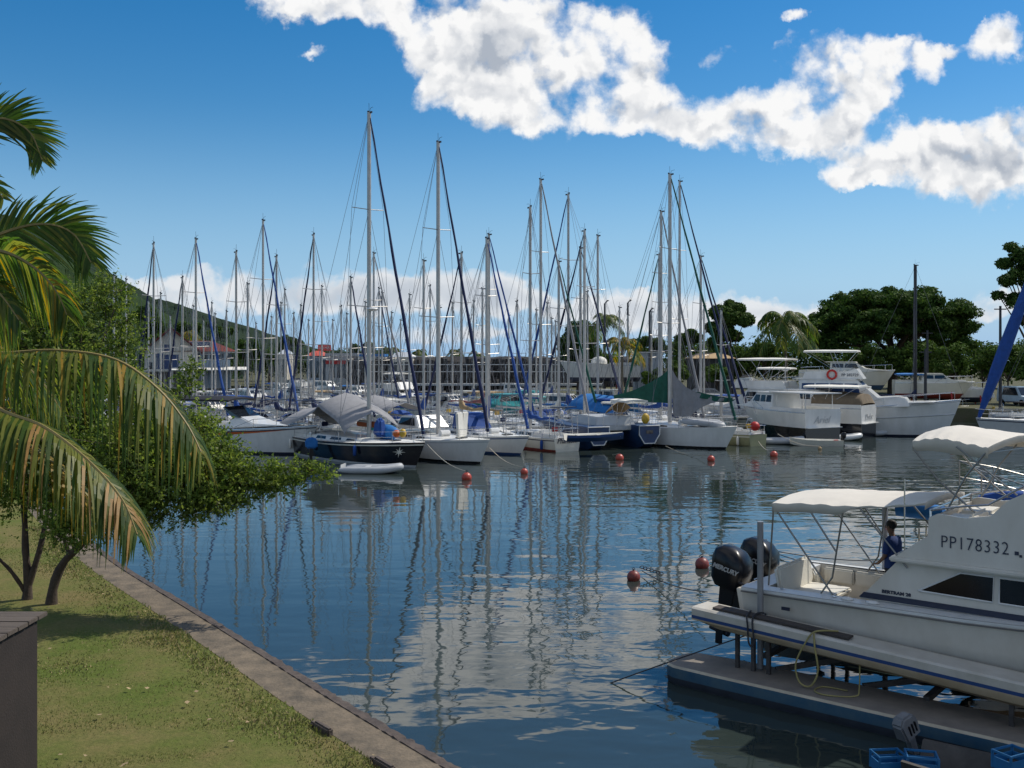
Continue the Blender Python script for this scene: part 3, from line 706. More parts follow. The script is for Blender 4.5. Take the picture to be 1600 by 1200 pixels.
    if canvas_aft:
        m = MB(); w = B * .42; z1 = za + 1.0; rings = []
        for (x, zz) in ((-.0, .25), (.25, .95), (xa * .5, 1.08), (xa + .1, 1.0)): rings.append([Vector((x, w * math.cos(q), za + .1 + zz * math.sin(q) ** .5)) for q in [max(1e-4, i * math.pi / 8) for i in range(9)]])
        m.loft(rings, closed=False, cap=False); m.build('cockpit_tent', canvas_aft, root, smooth=60)
    if rail:
        m = MB(); pts = []
        for s, fr_ in ((1, (.50, .64, .78, .9, .97)), (-1, (.97, .9, .78, .64, .50))):
            for f_ in fr_:
                p = sheer_at(sh, L * f_); q = Vector((L * f_, s * max(.05, p.y - .08), p.z)); pts.append(q + Vector((0, 0, .6 if f_ != .5 else .1))); m.tube([q, q + Vector((0, 0, .6 if f_ != .5 else .1))], .016, 4)
        m.tube(pts, .018, 5); m.build('bow_rail', steel, root, smooth=0, fix=False)
    if radar:
        m = MB(); m.tube([(xa + 1.2, 0, za + cabh), (xa + 1.2, 0, za + cabh + 1.5)], .03, 5); m.tube([(xa + 1.2, 0, za + cabh + 1.5), (xa + 1.1, 0, za + cabh + 2.6)], .012, 4); m.ball((xa + 1.2, 0, za + cabh + 1.5), .22, nu=10, nv=6, sc=(1, 1, .4)); m.build('radar_post', gel, root)
    if outboard: engine(root, (-.25, 0, fs - .35), mblack, .8)
    return root, sh
def engine(parent, loc, m_, s=1.0, name='outboard_motor', text=None):
    """outboard: cowling, leg, bracket; forward is +x"""
    m = MB(); rings = []
    for (z, x0, x1, w) in ((-.05, -.30, .22, .20), (.10, -.38, .27, .25), (.40, -.42, .30, .27), (.60, -.38, .27, .26), (.72, -.25, .14, .19), (.76, -.10, .02, .08)):
        xc, rx = (x0 + x1) / 2, (x1 - x0) / 2; ring = []
        for k in range(16):
            q = k * math.pi / 8; c_, s_ = math.cos(q), math.sin(q)
            ring.append(Vector((xc + rx * math.copysign(abs(c_) ** .45, c_), w * math.copysign(abs(s_) ** .5, s_), z + (xc + rx * c_) * (-.28 if z > .3 else 0))))
        rings.append(ring)
    m.loft(rings); T = Matrix.Translation(loc) @ Matrix.Scale(s, 4)
    e = m.build(name, m_, parent, T=T, smooth=50)
    m = MB(); m.prism([(-.20, -.05), (.12, -.05), (.10, -.55), (.05, -1.05), (-.10, -1.05), (-.16, -.5)], -.09, .09); m.box((.22, 0, -.25), (.14, .3, .45)); m.box((-.08, 0, -.78), (.45, .22, .03))
    m.prism([(-.02, -1.0), (.02, -1.3), (-.12, -1.32), (-.16, -1.0)], -.015, .015); m.tube([(-.28, 0, -1.02), (.12, 0, -1.02)], [.05, .075], 8)
    m.build('leg', m_, e, T=T, bevel=.01)
    return e
def inflatable(name, label, loc, rz, L=2.8, Wd=1.4, m_=None, z=0.0, group=None, floor=True, flip=False, cat='inflatable boat', rig=False):
    root = thing(name, label, cat, (loc[0], loc[1], z), R(rz), group); r = .20
    m = MB(); w = Wd / 2 - r; pts = [(0, w, r), (L * .35, w, r), (L * .7, w, r + .02), (L * .9, w * .55, r + .10), (L, 0, r + .16), (L * .9, -w * .55, r + .10), (L * .7, -w, r + .02), (L * .35, -w, r), (0, -w, r)]
    if flip: pts = [(p[0], p[1], .45 - p[2]) for p in pts]
    pts = pline(pts, 40); m.tube(pts, [r * (.45 + .55 * min(1, min(i, 40 - i) / 2.5)) for i in range(41)], 10); m.build('tube', m_ or rubber, root, smooth=60)
    m = MB(); m.prism([(0.1, .1), (.1, .14), (L * .88, .2), (L * .88, .16)] if not flip else [(0.1, .36), (.1, .42), (L * .88, .34), (L * .88, .28)], -w, w); m.build('floor', m_ or rubber, root)
    m = MB(); m.box((.12, 0, .3), (.04, 2 * w, .34)); m.box((L * .45, 0, .34), (.24, 2 * w + .1, .03)); m.build('transom', gelg, root)
    return root
# ------------------------------------------------------------------ front row of moored sailing yachts
def at(px_, py_): return G(px_, py_, 0)
# the black yacht
bow = at(664, 733)
y1, sh = sailboat('sailing_yacht', 'black hulled yacht with a star on its bow and a grey tent over the deck', bow, hd=-50, L=13.5, Hm=20.6, top=blk, stripe=gelc, boot=gelg, under=anti,
                  genoa=navy, mpos=.575, det=2, fr=.92, r_m=.125)
# tent over the boom
def drape(root, pts_top, wid, drop, m_, name='awning', y0=0.0):
    m = MB(); n_ = len(pts_top); rings = []
    tp = pline(pts_top, 24)
    for i, p in enumerate(tp):
        t = i / 24; w_ = wid(t) if callable(wid) else wid; d = drop(t) if callable(drop) else drop; wob = .05 * math.sin(i * 1.7)
        rings.append([p + Vector((0, w_, -d)), p + Vector((0, w_ * .95, -d * .78)), p + Vector((0, w_ * .5, -d * .34 + wob)), p, p + Vector((0, -w_ * .5, -d * .34 - wob)), p + Vector((0, -w_ * .95, -d * .78)), p + Vector((0, -w_, -d))])
    m.loft(rings, closed=False, cap=False); return m.build(name, m_, root, smooth=60)
drape(y1, [(-.4, 0, 2.7), (2.0, 0, 3.0), (4.4, 0, 3.6), (5.0, 0, 3.95), (5.6, 0, 3.8), (7.4, 0, 3.3), (8.2, 0, 2.9)], lambda t: 1.9, lambda t: 1.15 - .35 * math.sin(t * 3.14) + .5 * max(0, t - .8), gcan, 'deck_tent')
m = MB(); m.ball((8.9, .5, 1.72), .75, nu=14, nv=8, sc=(1.5, .62, .62)); o = m.build('covered_dinghy', lblue, y1, smooth=70)
m = MB(); m.prism([(8.5, 1.5), (8.6, 2.3), (8.9, 2.65), (9.2, 2.5), (9.4, 1.5)], -.3, .3, taper=.4, z0=1.5, h=1.2); m.build('sail_bag', blue, y1, bevel=.12)
m = MB(); m.box((6.3, .9, 2.05), (2.4, .35, .35)); m.build('fender_board', orange, y1, bevel=.05)
m = MB(); m.ball((11.6, -.6, 1.85), .22); m.build('fender', orange, y1); m = MB(); m.ball((12.0, -.45, 1.9), .2, sc=(1, 1, 1.3)); m.build('fender', yell, y1)
m = MB()                                            # eight pointed star on the starboard bow
c = Vector((12.35, -.62, .9))
ring = []
for k in range(16):
    r_ = (.33 if k % 4 == 0 else .24) if k % 2 == 0 else .08
    ring.append((r_ * math.cos(k * math.pi / 8), r_ * math.sin(k * math.pi / 8)))
RG, _s = hull_rings(13.5, 13.5 * .31, .085 * 13.5 * .92 + .1, .105 * 13.5 * .92 + .15, n=14)
def hull_pt(x, z, side=-1, out=.02):
    for a_, b_ in zip(RG, RG[1:]):
        for j in range(2, 5):
            ca, cb, cc_, cd_ = a_[j], a_[j + 1], b_[j], b_[j + 1]
            t_ = (x - ca.x) / max(1e-6, (cc_.x - ca.x))
            if 0 <= t_ <= 1 and min(ca.z, cb.z) - .02 <= z <= max(ca.z, cb.z) + .3:
                p = ca.lerp(cc_, t_); q = cb.lerp(cd_, t_); s_ = (z - p.z) / (q.z - p.z) if abs(q.z - p.z) > 1e-6 else 0
                if -.05 <= s_ <= 1.05: 
                    y = lerp(p.y, q.y, s_); return Vector((x, side * (y + out), z))
    return None
def hull_pt(x, z, side=-1, out=.02):
    k = min(13, int(x / 13.5 * 14)); f_ = x / 13.5 * 14 - k; col = [RG[k][j].lerp(RG[k + 1][j], f_) for j in range(8)]
    for a_, b_ in zip(col, col[1:]):
        if a_.z >= z >= b_.z:
            p = a_.lerp(b_, (a_.z - z) / (a_.z - b_.z)); return Vector((p.x, side * (p.y + out), z))
pts = [hull_pt(12.2 + a_ * 1.3, .86 + b_, -1, .035) for a_, b_ in ring]; print('star', sum(p is None for p in pts))
if all(pts):
    cen = hull_pt(12.2, .86, -1, .035)
    for k in range(16): m.face([cen, pts[k], pts[(k + 1) % 16]])
    m.build('star_emblem', gelc, y1, smooth=0, fix=False)
m = MB(); m.tube([(7.95, .0, 8.9), (8.05, 0, 8.9)], .05); m.ball((8.15, 0, 8.95), .36, nu=12, nv=6, sc=(1, 1, .35)); m.build('radar_dome', gel, y1)

y2, _ = sailboat('sailing_yacht', 'white sloop with tall upright cushions on the foredeck beside the black yacht', at(765, 727), hd=-52, L=12.6, Hm=19.2, top=gel, stripe=gelg, boot=blk, under=anti, genoa=navy, cover=None, mpos=.585, fr=.98, r_m=.12)
for k, (x, y, t_) in enumerate(((9.6, .35, .08), (10.0, -.25, -.06))):
    m = MB(); m.box((x, y, 2.15), (.16, .75, 1.5), rz=.5, ry=t_); m.build('mattress', wcan, y2, bevel=.06)
m = MB(); m.prism([(4.2, 1.7), (4.6, 2.45), (6.3, 2.55), (7.0, 1.8)], -1.15, 1.15, taper=.2, z0=1.7, h=.8); ph = m.build('pilot_house', gel, y2, bevel=.05)
glaze(ph, [[(4.6, s * -1.14, 1.95), (6.5, s * -1.14, 1.95), (6.2, s * -1.0, 2.42), (4.75, s * -1.0, 2.38)] for s in (1, -1)])
m = MB(); m.prism([(6.62, 2.10), (6.3, 2.50), (6.33, 2.53), (6.66, 2.12)], -.7, .7); m.build('windscreen', bglass, ph)
drape(y2, [(-.3, 0, 3.6), (1.8, 0, 3.2), (3.6, 0, 3.2)], 1.3, .5, gcan, 'awning')
y3, _ = sailboat('sailing_yacht', 'white sloop with a blue sheer stripe right of the upright cushions', at(827, 713), hd=-54, L=10.5, Hm=13.9, stripe=stripeb, boot=stripeb, genoa=blue, cover=blue, mpos=.56, fr=1.0, r_m=.10)
m = MB(); m.prism([(3.1, 1.3), (3.15, 2.4), (4.6, 2.4), (5.2, 1.3)], -1.0, 1.0, taper=.15, z0=1.3, h=1.1); m.build('deck_box', blue, y3, bevel=.1)
# the old cream boat moored stern-to with its name on the quarter
y4, _ = sailboat('sailing_yacht', 'old cream ketch with a script name on its quarter, moored stern out', (at(856, 706).x - 3.4, at(856, 706).y + 7.6), hd=122, L=8.8, Hm=16.4, top=gelc, stripe=striped, boot=antir, genoa=None, cover=blue, mpos=.50, fr=1.02, r_m=.105, stern_arch=True)
y5, _ = sailboat('sailing_yacht', 'white yacht carrying a bright blue boom tent, behind the blue catamaran', (at(985, 700).x - 5.9, 81.5), hd=128, L=11.5, Hm=15.9, genoa=navy, cover=None, hood=lblue, bimini=wcan, mpos=.5, fr=.98, r_m=.105)
drape(y5, [(1.0, 0, 3.1), (5.2, 0, 3.3), (6.4, 0, 3.1)], 1.45, 1.15, lblue, 'boom_tent')
# beneteau-like white sloop with green cover
y6, _ = sailboat('sailing_yacht', 'white sloop with tall green and grey sail covers and a green headsail', at(1152, 703), hd=-46, L=12.2, Hm=18.9, stripe=gel, boot=blk, genoa=green, cover=None, mpos=.55, fr=1.08, r_m=.12)
def panel(root, cols, m_, name, amp=.10, th=.03):
    m = MB(); n_ = 28; T_ = pline([(x, 0, a) for x, a, b in cols], n_); B_ = pline([(x, 0, b) for x, a, b in cols], n_)
    for s in (1, -1):
        g = [[T_[i].lerp(B_[i], j / 6) + Vector((0, s * th + amp * math.sin(i * .9 + j * .2) * (.3 + j / 6), 0)) for j in range(7)] for i in range(n_ + 1)]
        for i in range(n_):
            for j in range(6): m.face([g[i][j], g[i + 1][j], g[i + 1][j + 1], g[i][j + 1]])
    return m.build(name, m_, root, smooth=70)
panel(y6, [(1.6, 3.3, 2.9), (3.4, 3.7, 2.9), (5.4, 4.5, 2.9), (6.6, 5.2, 2.9)], green, 'green_sail_cover')
panel(y6, [(6.9, 5.2, 2.1), (7.5, 4.5, 2.0), (8.4, 3.9, 2.1), (9.8, 3.55, 2.9), (11.2, 3.4, 3.2)], gcan, 'grey_sail_cover')
panel(y6, [(9.0, 3.75, 3.4), (11.0, 3.45, 3.1), (11.8, 3.4, 3.2)], green, 'foot_of_cover', th=.05)
inflatable('covered_tender', 'grey upturned tender lying on the foredeck of the green covered sloop', (at(1152, 703).x - 2.9, at(1152, 703).y + 2.9), -46, 3.0, 1.5, rubber, 1.45, flip=True)
y7, _ = sailboat('sailing_yacht', 'slim white sloop moored just behind the green covered sloop', (at(1110, 690).x, 74.0), hd=-48, L=11.0, Hm=17.4, stripe=stripeb, genoa=gcan, cover=blue, mpos=.62, r_m=.10)
# khaki stern with a red buoy behind the bow
khaki = mat('khaki_hull', (.27, .27, .15), .5, var=.12)
y8, _ = sailboat('small_yacht', 'khaki hulled little boat showing its round stern beside a red fender', (at(1178, 696).x - 3.6, at(1178, 696).y + 5.8), hd=122, L=7.2, Hm=9.5, top=khaki, stripe=gelc, boot=khaki, under=khaki, cover=None, genoa=None, mpos=.5, det=2, fr=1.1)
m = MB(); m.ball((0.1, .2, 1.35), .33); m.build('round_fender', redm, y8, smooth=80)

# blue workboat catamaran, seen from its angular sterns
catb = thing('catamaran', 'dark blue catamaran with angular sterns and a tan canvas', 'catamaran', (at(978, 704).x, at(978, 704).y + .9, 0), R(112))
blueh = mat('dark_blue_hull', (.015, .045, .12), .4, var=.2)
for s in (1.9, -1.9):
    m = MB(); rings = []
    for (x, w, zt, zb_) in ((0, .75, 1.5, .35), (.5, .85, 1.55, .05), (3, .85, 1.5, -.3), (7, .8, 1.55, -.3), (10, .25, 1.75, -.2), (10.6, .03, 1.8, .1)):
        rings.append([Vector((x, s + w * q, z)) for q, z in ((-1, zt), (1, zt), (1, zt - .55), (.5, zb_), (-.5, zb_), (-1, zt - .55))])
    m.loft(rings); hb = m.build('hull', blueh, catb)
    m = MB(); 
    fr_ = [Vector((-.02, s + .78 * q, z)) for q, z in ((-1, 1.52), (1, 1.52), (1, .93), (.5, .33), (-.5, .33), (-1, .93), (-1, 1.52))]
    m.tube(fr_, .045, 5); m.build('stern_trim', gel, hb)
    m = MB(); m.box((-.02, s, 1.1), (.03, .5, .22)); m.build('port_light', glass, hb)
m = MB(); m.box((4.5, 0, 1.35), (7, 3.4, .35)); m.prism([(1.2, 1.5), (1.4, 2.1), (4.0, 2.15), (6.2, 1.5)], -1.5, 1.5, taper=.15, z0=1.5, h=1); m.build('bridge_deck', gelg, catb, bevel=.04)
canopy(catb, .2, 2.4, -1.9, -.2, 3.2, wcan, 1.6)
o = drape(catb, [(2.5, 0, 3.1), (3.3, 0, 2.8), (3.8, 0, 2.4)], .7, .5, tcan, 'spray_hood'); o.data.transform(Matrix.Translation((0, -1.1, 0)))
m = MB()
for y in (-1.5, -.5, .5, 1.5): m.tube([(.1, y, 1.5), (.1, y, 2.4)], .02, 5)
m.tube([(.1, -2.6, 2.4), (.1, 2.6, 2.4)], .022, 5); m.tube([(.1, -2.6, 1.5), (.1, -2.6, 2.4)], .02, 5); m.tube([(.1, 2.6, 1.5), (.1, 2.6, 2.4)], .02, 5); m.build('stern_rail', steel, catb)
m = MB(); m.ball((0.0, -1.6, 2.0), .3, sc=(.6, 1, 1.2)); m.build('horseshoe_buoy', yell, catb)
m = MB(); m.tube([(6.0, 0, 1.5), (6.0, 0, 14.6)], .1, 8); m.build('mast', alu, catb)
# grp tender hanging behind the cream ketch
p = at(915, 706)
dn = thing('hanging_dinghy', 'open blue edged dinghy hung across the stern of the cream ketch', 'dinghy', (3.3, 61.6, .92), R(10))
m = MB(); rings = []
for (x, w, z) in ((0, .62, .0), (.6, .72, -.02), (1.9, .78, 0), (3.0, .5, .04), (3.7, .12, .1)):
    rings.append([Vector((x, w, z + .42)), Vector((x, w * .97, z + .25)), Vector((x, w * .6, z)), Vector((x, -w * .6, z)), Vector((x, -w * .97, z + .25)), Vector((x, -w, z + .42)), Vector((x, -w * .86, z + .40)), Vector((x, -w * .5, z + .06)), Vector((x, w * .5, z + .06)), Vector((x, w * .86, z + .40))])
m.loft(rings, bands=[1, 0, 0, 0, 1, 2, 2, 2, 2, 2]); m.build('hull', [blueh, stripeb, gelc], dn)
for x in (.9, 2.2):
    m = MB(); m.box((x, 0, .33), (.24, 1.3, .04)); m.build('thwart', gelc, dn)
text_part('name_lettering', 'Phantom', .52, striped, y4, Matrix.Translation((-.04, .80, .55)) @ Matrix.Rotation(R(-90), 4, 'Z') @ Matrix.Rotation(R(90), 4, 'X'), shear=.35, depth=.01, fit=(1.6, .36))

# dinghy tied under the black yacht
p = at(530, 738)
inflatable('inflatable_dinghy', 'grey inflatable dinghy floating alongside the black hull', (p.x + .1, p.y), -6, 3.2, 1.5, rubber, -.02)
p = at(486, 720)
eo = thing('covered_outboard', 'outboard under a bright blue cover by the black yacht stern', 'outboard motor', (p.x, p.y, .3), R(20))
m = MB(); m.prism([(-.3, .45), (-.35, .95), (0, 1.12), (.38, .98), (.35, .45)], -.25, .25, taper=.2, z0=.4, h=.7); m.build('cover', lblue, eo, bevel=.08)
m = MB(); m.prism([(-.1, .5), (.12, .5), (.06, -.4), (-.08, -.4)], -.07, .07); m.build('leg', mblack, eo)

# white speedboat behind the bush, flame stripe
p = at(505, 712)
sb, shs = motorboat('speedboat', 'white speedboat with a black canopy and an orange flame stripe behind the bush', (p.x - 10.3, p.y + 5.6, 0), -28, L=11.2, B=3.3, fb=1.85, fs=1.35, cabin=False, rail=True, cabx=(.36, .6), stripe=striped)
m = MB(); m.prism([(4.3, 1.5), (5.2, 2.35), (5.4, 2.35), (6.9, 1.9), (9.6, 1.85)], -1.25, 1.25, taper=.35, z0=1.5, h=1.0); m.build('foredeck_cabin', gel, sb, bevel=.06)
m = MB(); m.prism([(5.0, 2.3), (4.2, 2.85), (4.25, 2.9), (5.7, 2.25)], -1.05, 1.05, taper=.1, z0=2.2, h=.8); m.build('windscreen', glass, sb)
cpy = canopy(sb, 0.4, 5.0, -1.3, 1.3, 3.35, bcan, 1.5, crown=.22)
m = MB(); rg, _s = hull_rings(11.2, 3.3, 1.35, 1.85, rake=1.1, tr=.92, fine_bow=2.6, tmax=.35, dip=.02, flare=.10, n=14)
for a_, b_ in list(zip(rg, rg[1:]))[5:12]:
    k = rg.index(a_); wv_ = .34 * (12 - k) / 7
    def S(r, u, j=13): return r[12].lerp(r[13], u) - Vector((0, .012, 0))
    m.face([S(a_, 1), S(b_, 1), S(b_, 1 - wv_ * (12 - k - 1) / max(1, 12 - k)), S(a_, 1 - wv_)])
m.build('flame_stripe', orange, sb, smooth=0, fix=False)
text_part('letters', 'N', .55, striped, sb, Matrix.Translation((5.0, -1.62, .95)) @ Matrix.Rotation(R(90), 4, 'X'), shear=.3, depth=.01, bold=.03)

# ------------------------------------------------------------------ motor boats on the right
mgrp = None
p = at(1300, 690)
def stern(px_, py_): q = at(px_, py_); return q
mb1, _ = motorboat('motor_cruiser', 'flybridge cruiser with a white canopy and an oval side window beyond the khaki stern', (12.6 + 12.2, 77.6), 140, L=11.5, B=3.9, fb=2.2, fs=1.6, fly=True, bim=wcan, flyh=2.35, cabx=(.22, .72), cabh=1.9, windows=2, radar=True, flyx=(3.1, 7.6))
mb2, _ = motorboat('motor_cruiser', 'fishing cruiser with black lower hull and cursive name on its white transom', (at(1318, 694).x - 1.1, 71.0), 116, L=8.8, B=3.7, fb=2.4, fs=2.15, top=gel, boot=blk, under=blk, lowdark=blk, hard=gel, cabx=(.42, .76), cabh=1.25, windows=3)
mb3, _ = motorboat('motor_cruiser', 'cream sport cruiser with tan canvas enclosing the cockpit beside the big white cruiser', (at(1370, 690).x + .5, 75.0), 140, L=9.6, B=3.4, fb=2.5, fs=2.25, lowdark=blk, cabx=(.40, .78), cabh=1.25, windows=2, bim=wcan, bimx=(.3, 4.6), canvas_aft=mat('brown_mesh', (.16, .12, .075), .85, var=.2), boot=blk)
mb4, _ = motorboat('motor_cruiser', 'flybridge boat with cream canopy and grey dodgers in the second row of cruisers', (at(1335, 676).x, 87.0), 150, L=10.5, B=3.7, fb=1.9, fs=1.4, fly=True, bim=wcan, flyh=2.0, top=gelc, cabx=(.25, .75), cabh=1.6, windows=2)
mb5, sh5 = motorboat('motor_yacht', 'large white cruiser with a lifebuoy on its flybridge and blue covered windows', (at(1505, 684).x - 13.7, 82.3), -24, L=15.2, B=4.4, fb=2.85, fs=1.85, top=gel, stripe=gelg, cabx=(.22, .66), cabh=2.4, windows=4, wm=bglass, fly=True, bim=wcan, flyh=2.2, flyx=(3.6, 8.0), boot=striped)
m = MB(); m.tube([Vector((5.9 + .34 * math.cos(k * .5236), -1.55, 4.72 + .34 * math.sin(k * .5236))) for k in range(13)], .085, 8); m.build('lifebuoy', redm, mb5)
text_part('hull_number', 'PP 282729', .30, striped, mb5, Matrix.Translation((6.6, -1.44, 4.6)) @ Matrix.Rotation(R(90), 4, 'X'), depth=.01)
for (bt, txt, sz, xx, zz, w_) in ((mb2, 'Ariel', .75, -.03, 1.4, .9), (mb3, 'Dolce', .62, -.03, 1.45, .8)):
    T = Matrix.Translation((xx, w_, zz)) @ Matrix.Rotation(R(-90), 4, 'Z') @ Matrix.Rotation(R(90), 4, 'X')
    text_part('name_lettering', txt, sz, gelg, bt, T, shear=.4, depth=.01)
m = MB(); m.prism([(4.0, 1.9), (4.0, 2.55), (10.6, 3.05), (11.3, 2.95), (11.6, 2.5), (11.6, 2.3)], -1.95, 1.95, taper=.2, z0=1.9, h=1.1); m.build('trunk_cabin', gel, mb5, bevel=.05)
r5 = hull_rings(15.2, 4.4, 1.85, 2.85, n=14, rake=1.1, tr=0.92, fine_bow=2.6, tmax=0.35, dip=0.02, flare=0.10)[0]
m = MB(); m.tube([r[12].lerp(r[13], .25) + Vector((0, -.02, 0)) for r in r5], .045, 5); m.build('knuckle_rail', gelg, mb5)
for x in (6.0, 8.6):
    k = int(x / 15.2 * 14); c_ = r5[k][12].lerp(r5[k][13], .6); m = MB(); m.box((c_.x, c_.y - .02, c_.z), (.55, .06, .22)); m.build('port_light', glass, mb5)
# small craft between the cruisers
for (x, y, rz, LL, mt, lab) in ((1255, 694, -8, 3.0, rubber, 'pale grey inflatable tied under the black bottomed cruiser'), (1345, 688, -10, 3.4, gel, 'white inflatable with rounded bow beyond the little dinghy'), (1392, 681, -8, 3.2, gelg, 'grey inflatable lying along the big white cruiser')):
    q = at(x, y); inflatable('inflatable_dinghy', lab, (q.x - LL, q.y + .6), rz, LL, 1.5, mt, 0)
q = at(1316, 697); d2 = thing('rowing_dinghy', 'little white dinghy with a black outboard and red fuel can', 'dinghy', (q.x, q.y, 0), R(172))
m = MB(); rings = []
for (x, w, z) in ((0, .6, .0), (1.2, .7, 0), (2.4, .62, .02), (3.2, .3, .1), (3.5, .03, .18)):
    rings.append([Vector((x, w, z + .42)), Vector((x, w * .7, z - .05)), Vector((x, -w * .7, z - .05)), Vector((x, -w, z + .42)), Vector((x, -w * .85, z + .42)), Vector((x, -w * .5, z + .1)), Vector((x, w * .5, z + .1)), Vector((x, w * .85, z + .42))])
m.loft(rings); m.build('hull', gelc, d2); engine(d2, (-.05, 0, .55), mblack, .5)
m = MB(); m.box((.4, 0, .3), (.3, .3, .25)); m.build('fuel_can', redm, d2, bevel=.03)
m = MB(); m.box((1.5, 0, .34), (.25, 1.2, .04)); m.build('thwart', gelc, d2)

# yachts beyond the big cruiser
y9, _ = sailboat('sailing_yacht', 'yacht with a dark mast and navy boom cover beyond the big white cruiser', (44.5, 97), hd=-20, L=11, Hm=15.2, mast=aludk, cover=navy, genoa=None, hood=navy, mpos=.56, r_m=.13, top=gelc)
# leaning spar with a fat blue furled sail, right edge
y10, _ = sailboat('sailing_yacht', 'yacht at the right edge with a fat blue furled sail sloping out over the water', (32.6, 70.0), hd=196, L=16.0, Hm=22.5, mast=alu, cover=navy, genoa=None, mpos=.40, top=gelg, det=2)
m = MB(); pts = [Vector((15.8, 0, 1.7)).lerp(Vector((6.6, 0, 22)), k / 12) for k in range(13)]
m.tube(pts, [.10] + [.30, .42, .45, .42, .36, .32, .28, .24, .20, .17, .14, .10], 9); m.build('furled_headsail', blue, y10, smooth=60)
y11, _ = sailboat('sailing_yacht', 'green grey hull with pale rail at the right edge below the bank', (52, 88), hd=-10, L=9, Hm=13.0, mast=aludk, top=gelg, cover=None, genoa=None)

# ------------------------------------------------------------------ mooring buoys and their lines
def buoy(px_, py_, d, lab, rope_to=None, m_=None):
    c = G(px_, py_ + d * .35, 0); r_ = d * c.y / F / 2
    b_ = thing('mooring_buoy', lab, 'buoy', (c.x, c.y, 0), 0, 'mooring buoys in front of the boats')
    m = MB(); m.ball((0, 0, r_ * .45), r_, nu=16, nv=10); m.build('float', m_ or mat('buoy_red', (.42, .06, .035), .4, var=.25, scale=4), b_, smooth=80)
    m = MB(); m.tube([(0, 0, r_ * 1.3), (0, 0, r_ * 1.62)], r_ * .14, 6); m.tube([Vector((r_ * .18 * math.cos(k), 0, r_ * 1.7 + r_ * .18 * math.sin(k))) for k in (0, 1.05, 2.1, 3.14, 4.2, 5.2, 6.28)], r_ * .05, 5); m.build('eye', aludk, b_)
    if rope_to:
        a_ = Vector((c.x, c.y, r_ * 1.6)); b2 = Vector(rope_to); pts = [a_.lerp(b2, k / 8) - Vector((0, 0, .25 * math.sin(k / 8 * math.pi))) for k in range(9)]
        m = MB(); m.tube(pts, .022, 5); o = m.build('mooring_line', rope); tag(o, 'pale line from ' + lab, 'rope')
    return b_
buoy(729, 744, 16, 'large red buoy below the bow of the white sloop with cushions', P(668, 695, 53.8))
buoy(819, 736, 12, 'red buoy below the blue striped sloop', P(765, 700, 60))
buoy(968, 714, 13, 'red buoy in front of the blue catamaran', P(940, 700, 68))
buoy(1111, 716, 12, 'red buoy under the bow of the green covered sloop', P(1040, 697, 66))
buoy(1209, 709, 12, 'red buoy beside the khaki stern', P(1185, 690, 67))
buoy(1281, 700, 6, 'tiny tan float on a line off the cruisers', P(1215, 678, 68), tcan)
dkred = mat('buoy_dull', (.20, .035, .025), .45, var=.4, scale=5)
b1_ = buoy(990, 899, 21, 'dull red buoy with a chain floating alone in open water', None, dkred)
b2_ = buoy(1097, 879, 22, 'dull red buoy half hidden behind the outboards', None, dkred)
b3_ = buoy(1197, 851, 14, 'small dull buoy with shackles behind the second outboard', None, dkred)
for (x0_, y0_, x1_, y1_, zz, lab) in ((1003, 892, 1105, 925, .1, 'dark mooring line from the lone buoy to the outboards'), (1205, 860, 1420, 876, .12, 'dark mooring line crossing behind the cockpit'), (1205, 862, 1330, 885, .05, 'slack dark line running behind the seat')):
    a_ = G(x0_, y0_, zz); b_ = G(x1_, y1_, zz + .5); m = MB(); m.tube([a_.lerp(b_, k / 10) - Vector((0, 0, .12 * math.sin(k / 10 * 3.14))) for k in range(11)], .014, 5)
    tag(m.build('mooring_line', ropeb), lab, 'rope')
a_ = G(1003, 893, .15); m = MB()
for k in range(7):
    c_ = a_ + Vector((.09 * k, .0, .12 - .03 * k)); m.tube([c_ + Vector((.06 * math.cos(q), .03 * math.sin(q * 2), .04 * math.sin(q))) for q in [j * .785 for j in range(9)]], .012, 5)
m.tube([a_ + Vector((.45, 0, .02)), a_ + Vector((.5, 0, -.02)), a_ + Vector((.48, -.1, -.1))], .015, 5)
tag(m.build('chain', ropeb), 'rusty chain and shackles hanging off the lone buoy', 'chain')
# ------------------------------------------------------------------ the sport cruiser on its floating lift, right foreground
U0 = Vector((4.37, 19.0, 0)); HA = R(-39)
crm = mat('aged_white_gelcoat', (0.52, 0.48, 0.41), 0.30, scale=1.1, coat=0.25, stretch=(1, 1, .5), col2=(0.66, 0.63, 0.57))
capm = mat('gunwale_cap', (0.62, 0.62, 0.60), 0.4, var=.08)
cush = mat('cushion_vinyl', (0.66, 0.63, 0.55), 0.55, var=.06, bump=.003, bscale=60)
bt = thing('motor_yacht', 'white sport fishing cruiser with registration PP178332 and two black outboards, raised on a lift', 'motor yacht', U0, HA)
LB, BW = 8.6, 1.6
def bsec(x):
    t = x / LB; s = 1 if t < .42 else 1 - ((t - .42) / .58) ** 2.3
    hb = max(.03, BW * s); zs = 1.79 + .012 * x + .30 * max(0, t - .5) ** 1.5 * 2
    return hb, zs
rings = []; xs = [0, .6, 1.2, 1.8, 2.4, 3.2, 4, 4.8, 5.6, 6.4, 7.1, 7.7, 8.2, 8.6]
for x in xs:
    hb, zs = bsec(x); xr = lambda z: x - max(0, (zs - z)) * .7 * (x / LB) ** 5
    h = [(hb, zs), (hb * 1.0, zs - .05), (hb * .985, zs - .09), (hb * .93, 1.35), (hb * .86, 1.05), (hb * .80, .98), (hb * .04, .62)]
    rings.append([Vector((xr(z), BW - y, z)) for y, z in h] + [Vector((xr(z), BW + y, z)) for y, z in h[::-1]])
m = MB(); m.loft(rings, closed=False, cap=False, bands=[1, 0, 0, 0, 0, 2, 2, 2, 0, 0, 0, 0, 1])
